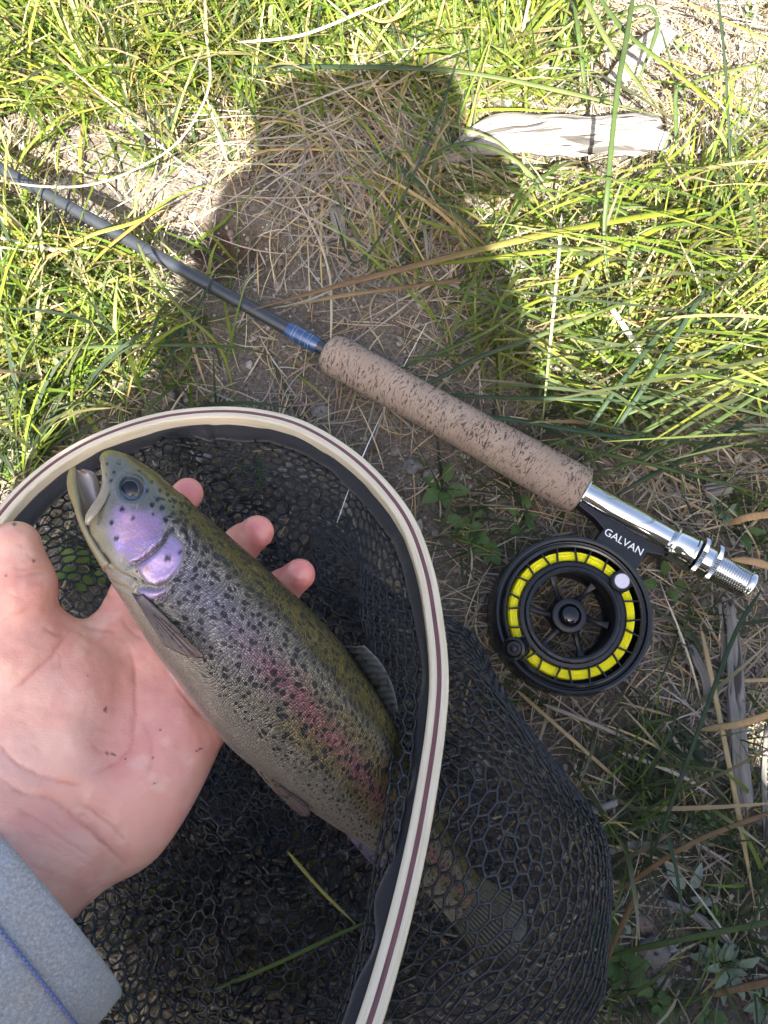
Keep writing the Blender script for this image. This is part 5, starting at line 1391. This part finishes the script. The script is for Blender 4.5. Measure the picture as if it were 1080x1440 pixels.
STEMS = [
 ([(345,93,.030),(480,94,.045),(640,100,.050),(790,128,.050),(935,165,.030)], 4.2, DGRN, 'long green blade running sideways above the driftwood log', LGRN),
 ([(892,-15,.06),(880,60,.075),(868,130,.08),(855,260,.07),(850,340,.05),(862,425,.03)], 3.6, GRN, 'tall upright green blade crossing in front of the driftwood log', None),
 ([(815,-20,.07),(850,50,.07),(885,100,.06),(932,162,.030)], 4.4, LGRN, 'pale green blade slanting down to the end of the log', None),
 ([(832,-20,.06),(880,45,.06),(960,110,.055),(1055,192,.025)], 3.6, GRN, 'green blade slanting past the end of the log to the frame edge', YGR),
 ([(1008,-15,.06),(1018,70,.06),(1024,160,.05),(1030,300,.025)], 2.0, DGRN, 'thin dark upright stem near the upper frame corner', None),
 ([(806,-10,.04),(814,50,.04),(826,150,.018)], 3.6, GRN, 'short upright green blade beside the upright wood chip', None),
 ([(968,4,.03),(1030,34,.03),(1090,60,.025)], 3.0, ORG, 'orange yellow dry blade in the upper frame corner', YGR),
 ([(790,40,.035),(860,22,.04),(912,9,.04),(924,40,.04),(905,95,.03),(888,145,.015)], 3.0, GRN, 'kinked green blade folded over in an elbow', None),
 ([(952,215,.015),(950,140,.03),(956,124,.033),(1010,104,.035),(1095,84,.03)], 3.2, GRN, 'green blade bent sharply right above the log end', LGRN),
 ([(592,248,.015),(615,215,.04),(660,202,.055),(720,222,.055),(770,270,.04),(815,310,.018)], 3.4, GRN, 'green blade arching just below the log', LGRN),
 ([(540,150,.035),(620,172,.045),(700,200,.045),(752,260,.035),(778,300,.018)], 2.2, (.20,.23,.10), 'pale thin blade arching across the log tip', None),
 ([(1000,290,.02),(900,305,.04),(790,325,.055),(700,345,.058),(520,390,.055),(345,438,.042)], 4.8, YGR, 'long blade drying from green to brown, its tip across the rod', BRN),
 ([(660,392,.030),(560,405,.040),(480,416,.040),(395,432,.030)], 3.0, BRN, 'shorter brown blade parallel under the long drying blade', STR),
 ([(470,300,.012),(500,370,.03),(560,290,.06),(615,165,.08),(657,45,.07)], 1.6, DGRN, 'thin dark stem rising steeply through the shaded patch', None),
 ([(520,205,.02),(580,250,.03),(640,300,.03),(690,335,.02)], 3.2, (.075,.12,.06), 'dull green blade slanting down below the log tip', None),
 ([(790,300,.04),(784,380,.05),(774,480,.05),(760,625,.02)], 1.9, WHT, 'thin whitish dry stem standing before the cork grip end', LGRN),
 ([(1095,560,.02),(984,634,.035),(902,676,.03),(830,720,.012)], 3.2, DGRN, 'dark rush blade arching down just above the chrome seat', None),
 ([(1095,535,.03),(991,602,.045),(887,650,.035),(800,690,.010)], 3.0, GRN, 'rush blade second above the chrome seat', None),
 ([(1095,492,.03),(939,587,.05),(858,634,.035),(790,665,.02)], 3.2, LGRN, 'lighter rush blade reaching from the frame edge towards the grip', GRN),
 ([(1050,505,.03),(939,558,.045),(828,604,.035),(740,640,.03)], 2.6, GRN, 'rush blade ending over the middle of the cork grip', None),
 ([(938,455,.05),(872,540,.05),(798,645,.03)], 3.2, DGRN, 'straight dark rush leaning towards the grip end, nearer the grip', None),
 ([(992,405,.06),(917,528,.055),(828,656,.03)], 3.4, DGRN, 'straight dark rush leaning towards the grip end, further from the grip', None),
 ([(600,552,.02),(680,558,.035),(828,561,.045),(1060,569,.03)], 2.6, DGRN, 'level dark rush crossing above the cork grip', None),
 ([(640,582,.02),(710,589,.035),(865,613,.045),(1050,627,.03)], 2.8, (.045,.10,.055), 'long rush sloping gently right above the chrome seat', None),
 ([(765,621,.02),(902,650,.04),(1013,678,.04),(1095,702,.02)], 2.6, GRN, 'rush blade sloping right to the frame edge above the seat threads', None),
 ([(540,560,.015),(600,540,.03),(680,500,.045),(747,476,.05),(940,402,.04)], 3.2, DGRN, 'long rush rising right from behind the cork grip', LGRN),
 ([(560,520,.015),(680,469,.04),(735,432,.05),(828,398,.045)], 2.4, GRN, 'shorter rush rising right above the long one behind the grip', YGR),
 ([(700,494,.03),(806,538,.04),(884,544,.03)], 2.2, YGR, 'yellow green blade bent level in the sunny grass beyond the grip', None),
 ([(600,372,.02),(665,366,.04),(780,352,.045),(890,350,.045),(1045,362,.025)], 3.4, YGR, 'long bright blade lying level in the sunny grass', GRN),
 ([(780,402,.02),(860,355,.045),(940,315,.045),(1015,300,.02)], 4.0, YGR, 'broad bright blade rising right in the sunny grass', None),
 ([(855,425,.04),(905,500,.035),(935,540,.02)], 4.0, WHT, 'whitish bent blade in the sunny grass right of the grip', LGRN),
 ([(1070,830,.030),(1030,900,.045),(965,1075,.045),(900,1248,.015)], 2.6, DGRN, 'long dark rush slanting down past the seat end', None),
 ([(985,880,.015),(1000,950,.02),(1035,1125,.025),(1063,1282,.010)], 3.2, STR, 'straw coloured stem running beside the grey stick', None),
 ([(1095,1138,.030),(965,1190,.030),(848,1270,.008)], 2.8, BRN, 'long brown stem slanting up from the net bag to the frame edge', None),
 ([(1095,1294,.03),(965,1320,.028),(860,1343,.010),(838,1350,.008)], 3.4, GRN, 'straight green rush near the lower frame corner', None),
 ([(1095,1378,.020),(985,1402,.012)], 4.0, BRN, 'brown stem end in the lower frame corner', None),
 ([(893,1260,.030),(866,1320,.020),(838,1382,.008)], 3.0, BRN, 'short brown stem standing beside the net bag', None),
 ([(724,968,.008),(805,1040,.015),(886,1112,.008)], 2.4, STR, 'straw stem lying below the reel beside the net bag', None),
 ([(764,990,.006),(840,1020,.012),(906,1050,.008)], 2.6, (.30,.27,.22), 'grey straw lying just below the reel', None),
 ([(868,1056,.006),(955,1090,.012),(1008,1124,.008)], 2.4, (.50,.45,.38), 'pale grey bent straw between the net bag and the grey stick', None),
 ([(1095,955,.012),(1050,957,.012),(1000,957,.006)], 2.6, STR, 'short level straw across the top of the grey stick', None),
 ([(1095,1000,.03),(1040,1018,.03),(975,1028,.012)], 4.0, (.45,.28,.12), 'orange brown seed stem crossing the grey stick', STR),
 ([(1095,722,.03),(1050,728,.032),(1020,740,.02)], 5.0, (.40,.25,.12), 'fuzzy brown stem end above the seat threads', None),
 ([(1095,800,.03),(1060,790,.035),(1025,786,.03)], 5.0, (.42,.27,.13), 'fuzzy brown stem end touching the seat threads', None),
 ([(25,493,.02),(120,488,.035),(250,485,.04),(340,490,.03),(392,503,.012)], 2.6, GRN, 'level green stem between the rod and the net hoop', None),
 ([(193,340,.045),(215,385,.045),(260,440,.04),(310,490,.03),(333,568,.012)], 2.4, LGRN, 'curved green stem hanging over the rod towards the hoop', YGR),
 ([(302,388,.030),(240,500,.035),(193,585,.012)], 1.9, DGRN, 'thin dark stem leaning under the rod towards the hoop', None),
 ([(-10,253,.04),(60,262,.05),(125,260,.05),(190,238,.05),(250,200,.05),(288,140,.045),(295,90,.045),(278,-10,.03)], 1.8, (.40,.35,.24), 'long curved whitish dead stem sweeping over the rod', None),
 ([(-8,332,.02),(70,350,.03),(135,347,.03)], 3.0, WHT, 'short whitish dead blade below the rod', None),
 ([(5,382,.015),(70,360,.03),(130,330,.04),(190,312,.042),(237,286,.042)], 3.2, ORG, 'yellow dry blade crossing the rod upwards', YGR),
 ([(95,430,.01),(130,370,.03),(180,325,.042),(232,288,.040)], 2.6, YGR, 'yellow green blade meeting the dry blade on the rod', ORG),
 ([(465,485,.030),(466,430,.03),(462,380,.02),(440,320,.012),(385,225,.010)], 1.7, (.48,.40,.28), 'thin pale straw bent over where the grip meets the rod', None),
 ([(330,190,.015),(390,170,.02),(470,200,.015),(540,260,.01)], 1.8, STR, 'thin straw curving through the shaded patch', None),
 ([(290,265,.010),(340,230,.015),(390,210,.015),(560,214,.012)], 2.4, (.42,.30,.13), 'tan straw lying level in the shaded patch', None),
 ([(330,60,.03),(420,50,.05),(500,20,.05),(580,-15,.05)], 2.6, WHT, 'pale straw rising at the upper edge', None),
 ([(500,12,.05),(540,30,.05),(585,10,.05)], 2.8, ORG, 'orange straw tip at the upper edge', None),
 ([(585,1378,.02) if False else (302,1392,.03),(400,1350,.035),(480,1312,.035),(545,1285,.03)], 2.2, (.13,.20,.05), 'green stem caught inside the mesh bag near the wrist', None),
 ([(405,1198,.045),(450,1250,.05),(500,1300,.05)], 1.8, (.30,.27,.06), 'thin yellowish stem caught inside the mesh bag below the fish', None),
]
for (pts, w, c0, lab, c1) in STEMS:
    stem(pts, w, c0, lab, c1)
# the fly leader trailing into the net
P = resample(np.array([W(600,455,.004), W(560,530,.004), W(540,575,.008), W(516,628,.066), W(490,690,.055), W(474,735,.045)]), 40)
mb = MB(); mb.add(*tube(P, .00024, 6)); tag(mb.build('leader_line', plain('white nylon', (.75, .75, .72), .4)), 'fine white leader line running from the cork grip into the net', 'fishing line')

# ---------------------------------------------------------------- driftwood and sticks
t = NT('weathered wood'); q = t.n('UVMap', {'uv_map': 'grain'}).outputs[0]
g1 = t.noise(t.scale(q, (14, 260, 1)), 1.0, 5, .65, .4); g2 = t.noise(t.scale(q, (30, 900, 1)), 1.0, 4, .6)
crk = t.ramp(t.noise(t.scale(q, (11, 170, 1)), 1.0, 3, .5, .9), [(.375, (1, 1, 1)), (.405, (0, 0, 0))])
c = t.ramp(g1, [(.3, (.085, .077, .068)), (.5, (.16, .15, .137)), (.75, (.25, .238, .222))])
c = t.mix(t.math('MULTIPLY', g2, .35), c, (.27, .24, .21)); c = t.mix(t.math('MULTIPLY', crk, .85), c, (.018, .015, .012))
M_DRIFT = t.bsdf(c, .88, normal=t.bump(t.math('SUBTRACT', t.math('ADD', g1, t.math('MULTIPLY', g2, .4)), crk), .8, .0018))
def timber(name, pts, rad, label, flat=.6, cat='driftwood', m=40, n=90, rough=.16, seed=0, cut=True, group=None):
    """pts: photo places with heights; rad: radii in mm along it"""
    P = resample(np.array([W(*p) for p in pts]), n); s = np.linspace(0, 1, n)
    r = np.interp(s, np.linspace(0, 1, len(rad)), rad) * .001
    T_, S_, U_ = frames(P); a = np.linspace(0, 2 * math.pi, m, endpoint=False)
    A, Sg = np.meshgrid(a, s)
    ln = np.linalg.norm(P[-1] - P[0])
    cx, cy = np.cos(A), np.sin(A)
    k = 1 + rough * fbm(cx * 2.2 + seed, cy * 2.2, Sg * ln * 28) + rough * .8 * fbm(cx * 6 + seed, cy * 6, Sg * ln * 14) - rough * 1.3 * np.maximum(0, vnoise(cx * 4 + seed + 3, cy * 4, Sg * ln * 9) - .35)
    end = np.minimum(1, np.minimum(Sg, 1 - Sg) * 60 + .55) if cut else 1
    rings = P[:, None] + (S_[:, None] * cx[..., None] + U_[:, None] * cy[..., None] * flat) * (r[:, None] * k * end)[..., None]
    jag = .006 * ln / .1 * vnoise(cx * 5 + seed, cy * 5 + 8); rings = rings + T_[:, None] * (jag * np.where(Sg > .9, 1, np.where(Sg < .1, 1, 0)) * (np.abs(Sg - .5) * 2) ** 8)[..., None]
    v, f = loft(rings, True); mb = MB(); mb.add(v, f); me = mb.mesh(name, M_DRIFT)
    uv_ = np.zeros((len(v), 2)); uv_[:n * m, 0] = (Sg * ln).ravel() + seed; uv_[:n * m, 1] = (A * np.mean(r)).ravel() * 1.0 + seed * .1
    li = np.zeros(len(me.loops), np.int32); me.loops.foreach_get('vertex_index', li)
    me.uv_layers.new(name='grain').data.foreach_set('uv', uv_[li].astype(np.float32).ravel())
    return tag(link(name, me), label, cat, group)
timber('driftwood_log', [(592,238,.012),(640,218,.014),(690,196,.016),(760,190,.018),(850,188,.018),(928,184,.016)], [1.5, 6, 11, 13.5, 12.5, 14.8, 14.5, 13.2, 14.5, 12], 'sun bleached white driftwood log splintered to a point at one end', .55, rough=.30, seed=1.0)
timber('wood_chip', [(797,-12,.010),(797,30,.011),(794,78,.009)], [5, 6.5, 6, 4.5], 'bleached upright wood chip at the upper edge beyond the log', .5, n=50, seed=2.0)
timber('wood_chip', [(860,118,.009),(895,82,.012),(945,38,.012)], [6, 9, 8.5, 6], 'bleached slanting wood chip beyond the log', .5, n=50, seed=3.0)
timber('dead_stick', [(1027,852,.010),(1033,920,.012),(1036,1000,.012),(1041,1080,.010),(1048,1136,.008)], [2.2, 4.2, 5.0, 4.8, 5.2], 'straight grey dead stick lying below the chrome seat', .8, 'stick', n=80, rough=.12, seed=4.0)
timber('dead_stick', [(972,905,.006),(978,925,.008),(992,955,.009),(993,985,.007)], [1.6, 2.6, 2.8, 1.6], 'small crooked grey root beside the straight dead stick', .8, 'stick', n=50, seed=5.0)
timber('dead_stick', [(1012,846,.006),(1017,890,.006),(1015,950,.006)], [1.5, 1.7, 1.2], 'thin grey twig under the seat end', .8, 'stick', n=40, m=16, seed=5.5)
timber('dead_stick', [(1078,1020,.006),(1074,1090,.007),(1076,1180,.006)], [1.2, 1.7, 1.4], 'thin grey twig along the frame edge by the dead stick', .8, 'stick', n=40, m=16, seed=6.0)
timber('dead_stick', [(822,1148,.006),(848,1136,.010),(868,1128,.011)], [1.4, 1.9, 2.0], 'short grey stub poking out beside the net bag', .8, 'stick', n=30, m=16, seed=6.5)
timber('dead_stick', [(842,1204,.005),(890,1188,.006),(945,1192,.005)], [1.6, 2.2, 1.4], 'grey twig lying right of the net bag', .8, 'stick', n=40, m=16, seed=7.0)
timber('dead_stick', [(930,1265,.006),(975,1285,.008),(1035,1335,.006)], [1.4, 2.4, 1.8], 'grey twig behind the silvery plant', .8, 'stick', n=40, m=16, seed=7.5)
timber('dead_stick', [(1060,1345,.008),(1090,1362,.008)], [2.4, 3.0], 'pale stick end at the frame edge by the silvery plant', .8, 'stick', n=24, m=16, seed=8.0)
timber('wood_chip', [(470,292,.005),(480,332,.006)], [4.0, 4.6, 3.6], 'small grey wood chip in the middle of the shaded patch', .35, n=30, seed=9.0)
timber('wood_chip', [(990,690,.005),(1030,684,.006)], [4.0, 5.0, 4.0], 'flat grey wood chip above the seat threads', .35, n=30, seed=9.5)

# ---------------------------------------------------------------- pebbles
def pebble(px, py, r, col_, label, seed):
    c = W(px, py, 0); c[2] = gz(c[0], c[1]) + r * .00035
    th, ph_ = np.meshgrid(np.linspace(0, math.pi, 14), np.linspace(0, 2 * math.pi, 20, endpoint=False), indexing='ij')
    d = np.stack([np.sin(th) * np.cos(ph_), np.sin(th) * np.sin(ph_), np.cos(th)], -1)
    k = 1 + .30 * fbm(d[..., 0] * 1.6 + seed, d[..., 1] * 1.6, d[..., 2] * 1.6) + .10 * fbm(d[..., 0] * 5 + seed, d[..., 1] * 5, d[..., 2] * 5)
    k = np.round(k * 9) / 9 * .5 + k * .5
    v, f = loft((d * k[..., None]) * r * .001 * np.array([1.0, .8, .6]) + c, True)
    mb = MB(); mb.add(v, f, np.array(col_) * np.array([.75, .70, .64])); tag(mb.build('pebble', M_GRIT), label, 'pebble', 'pebbles on the soil')
for a in [(918,1338,9.0,(.27,.26,.26),'largest grey stone under the straight green rush',1.0),(932,1383,5.0,(.42,.40,.39),'small pale pebble just below the largest grey stone',2.2),(905,1298,6.0,(.34,.27,.24),'pinkish pebble above the largest grey stone',3.1),
          (580,655,6.5,(.24,.25,.27),'bluish pebble between the hoop and the cork grip',4.3),(556,632,4.0,(.28,.27,.26),'small grey pebble beside the bluish one near the hoop',5.2),(452,578,7.0,(.30,.30,.31),'flat grey stone just outside the top of the hoop',6.7),(238,560,5,(.30,.28,.26),'small stone left of the hoop top by the soil patch',7.9),
          (955,1228,6.0,(.16,.15,.13),'dark stone behind the blue white leaf',8.3),(606,668,5,(.30,.29,.28),'grey pebble nearest the grip underside',9.1),(845,1268,5.5,(.22,.12,.08),'reddish brown stone by the net bag',10.4),(820,1102,4.5,(.40,.30,.20),'tan pebble beside the net bag below the reel',11.0)]:
    pebble(*a)

# ---------------------------------------------------------------- small leafy plants
def leaf_mesh(name, ln, wd, cup, bend, lobes, mat, nl=12, nw=6):
    u = np.linspace(0, 1, nl); w = np.linspace(-1, 1, nw + 1)
    UU, WW = np.meshgrid(u, w, indexing='ij')
    prof = np.sin(np.pi * np.clip(UU, 0, 1) ** .75) ** .8 * (1 + lobes * np.cos(UU * 22)) + .06 * (1 - UU)
    x = UU * ln; y = WW * wd / 2 * prof; z = cup * np.abs(WW) * prof * wd + bend * ln * (UU - 1.3 * UU ** 2)
    mb = MB(); mb.add(np.stack([x, y, z], -1), grid_faces(nl, nw + 1, False)); return mb.mesh(name, mat)
def leafmat(name, c0, c1, tr=.3):
    t = NT(name); o = t.obj(); n = t.noise(o, 220, 4)
    vein = t.ramp(t.n('TexWave', Vector=t.scale(o, (1, 1, 1), (0, 0, .6)), Scale=190.0, Distortion=2.0).outputs[0], [(.0, (.35, .35, .35)), (.25, (0, 0, 0))])
    c = t.mix(n, c0, c1); c = t.mix(t.math('MULTIPLY', vein, .4), c, c1)
    t.bsdf(c, .5, normal=t.bump(t.math('ADD', n, vein), .35, .0008)); return t.translucent(c, tr)
M_LEAF = leafmat('green leaf', (.045, .10, .022), (.10, .17, .045)); M_LEAFB = leafmat('bright leaf', (.11, .19, .03), (.18, .26, .06)); M_SAGE = leafmat('silvery leaf', (.11, .16, .09), (.21, .26, .18), .15); M_BLUE_L = leafmat('blue white leaf', (.14, .19, .13), (.34, .38, .33), .12)
LM = {'oval': [leaf_mesh('leaf', 1, .62, .10, .35, 0.0, M_LEAF), leaf_mesh('leaf', 1, .55, .16, .2, .0, M_LEAF)], 'lobed': [leaf_mesh('leaf', 1, .75, .08, .3, .16, M_LEAF, 20), leaf_mesh('leaf', 1, .65, .12, .2, .2, M_LEAF, 20)],
      'bright': [leaf_mesh('leaf', 1, .6, .12, .3, .0, M_LEAFB), leaf_mesh('leaf', 1, .5, .10, .4, .05, M_LEAFB)], 'sage': [leaf_mesh('leaf', 1, .38, .22, .5, .08, M_SAGE), leaf_mesh('leaf', 1, .45, .18, .3, .1, M_SAGE)], 'blue': [leaf_mesh('leaf', 1, .34, .25, .4, .06, M_BLUE_L)]}
def plant(px, py, kind, n, l0, l1, label, lift=.6, spread=6.283, az0=0.0, h=.008, name='small_plant'):
    c = W(px, py, 0); c[2] = gz(c[0], c[1]) + .001
    p = thing(name, c, label, 'plant', 'small leafy plants among the grass')
    st_ = MB(); prs = random.Random(int(px * 7 + py))
    for k in range(n):
        az = az0 + spread * (k + prs.uniform(-.3, .3)) / n; ln = prs.uniform(l0, l1) * .00078
        hh = h * prs.uniform(.4, 1.2); off = prs.uniform(.1, .9) * ln * .6
        e = c + np.array([math.cos(az) * off, math.sin(az) * off, hh])
        st_.add(*tube(np.array([c, (c + e) / 2 + np.array([0, 0, hh * .2]), e]), .0005, 5))
        o = bpy.data.objects.new('leaf', prs.choice(LM[kind])); COL.objects.link(o); o.parent = p
        o.location = tuple(e - c); o.scale = (ln, ln, ln); o.rotation_euler = (prs.uniform(-.4, .4), -prs.uniform(0, lift), az)
    st_.build('stalk', M_LEAF, p)
    return p
plant(655, 745, 'lobed', 9, 9, 16, 'broad lobed green plant between the hoop and the reel'); plant(622, 690, 'oval', 5, 12, 20, 'oval leaved plant against the cork grip underside'); plant(690, 780, 'lobed', 6, 8, 13, 'small lobed plant left of the reel top')
plant(812, 500, 'bright', 6, 12, 22, 'round leaved plant half in sun beyond the grip'); plant(852, 488, 'bright', 4, 16, 26, 'bright plant with larger leaf in full sun beyond the grip', h=.012); plant(760, 545, 'lobed', 7, 8, 14, 'shaded lobed plant just beyond the grip')
plant(830, 575, 'oval', 6, 7, 12, 'small plant among the dark rushes'); plant(1012, 722, 'sage', 11, 8, 14, 'grey green rosette above the seat threads'); plant(1040, 750, 'oval', 3, 14, 20, 'oval leaf pair beside the seat threads'); plant(935, 820, 'oval', 4, 12, 18, 'dark oval leaves under the chrome hood')
plant(1008, 1352, 'sage', 18, 11, 19, 'silvery green rosette near the lower frame corner', h=.014); plant(968, 1262, 'blue', 3, 20, 28, 'blue white forked leaves above the silvery rosette', lift=.3, spread=2.6, az0=.2); plant(1072, 1402, 'sage', 9, 10, 16, 'silvery leaves cut by the lower frame edge')
plant(850, 1300, 'lobed', 8, 9, 15, 'light green lobed plant against the net bag'); plant(866, 1350, 'lobed', 7, 12, 20, 'larger lobed plant under the straight green rush'); plant(852, 1160, 'lobed', 6, 6, 10, 'tiny lobed plant by the grey stub'); plant(986, 1160, 'sage', 6, 6, 11, 'tiny grey green sprig left of the dead stick')
plant(925, 1410, 'lobed', 8, 7, 11, 'small clover like plant at the lower edge'); plant(985, 1420, 'lobed', 6, 7, 12, 'clover like plant right at the lower edge'); plant(1000, 1290, 'bright', 8, 6, 10, 'yellow green sprig between the twig and rosette'); plant(975, 1180, 'sage', 5, 6, 10, 'tiny sprig by the long brown stem')
plant(735, 730, 'oval', 5, 9, 15, 'dark oval leaves by the reel top'); plant(955, 70, 'bright', 5, 6, 10, 'bright sprig on the dry soil beyond the log'); plant(1055, 20, 'sage', 6, 7, 12, 'pale sprig in the upper frame corner'); plant(1010, 430, 'bright', 6, 8, 14, 'sunny leaf cluster by the frame edge'); plant(285, 160, 'bright', 6, 8, 13, 'bright leaf cluster under the curved dead stem')
plant(360, 670, 'oval', 4, 10, 15, 'green leaves seen through the mesh at the hoop top'); plant(130, 800, 'bright', 7, 12, 20, 'green leaves seen through the mesh beside the thumb'); plant(165, 735, 'bright', 6, 12, 18, 'green leaves seen through the mesh below the jaw')
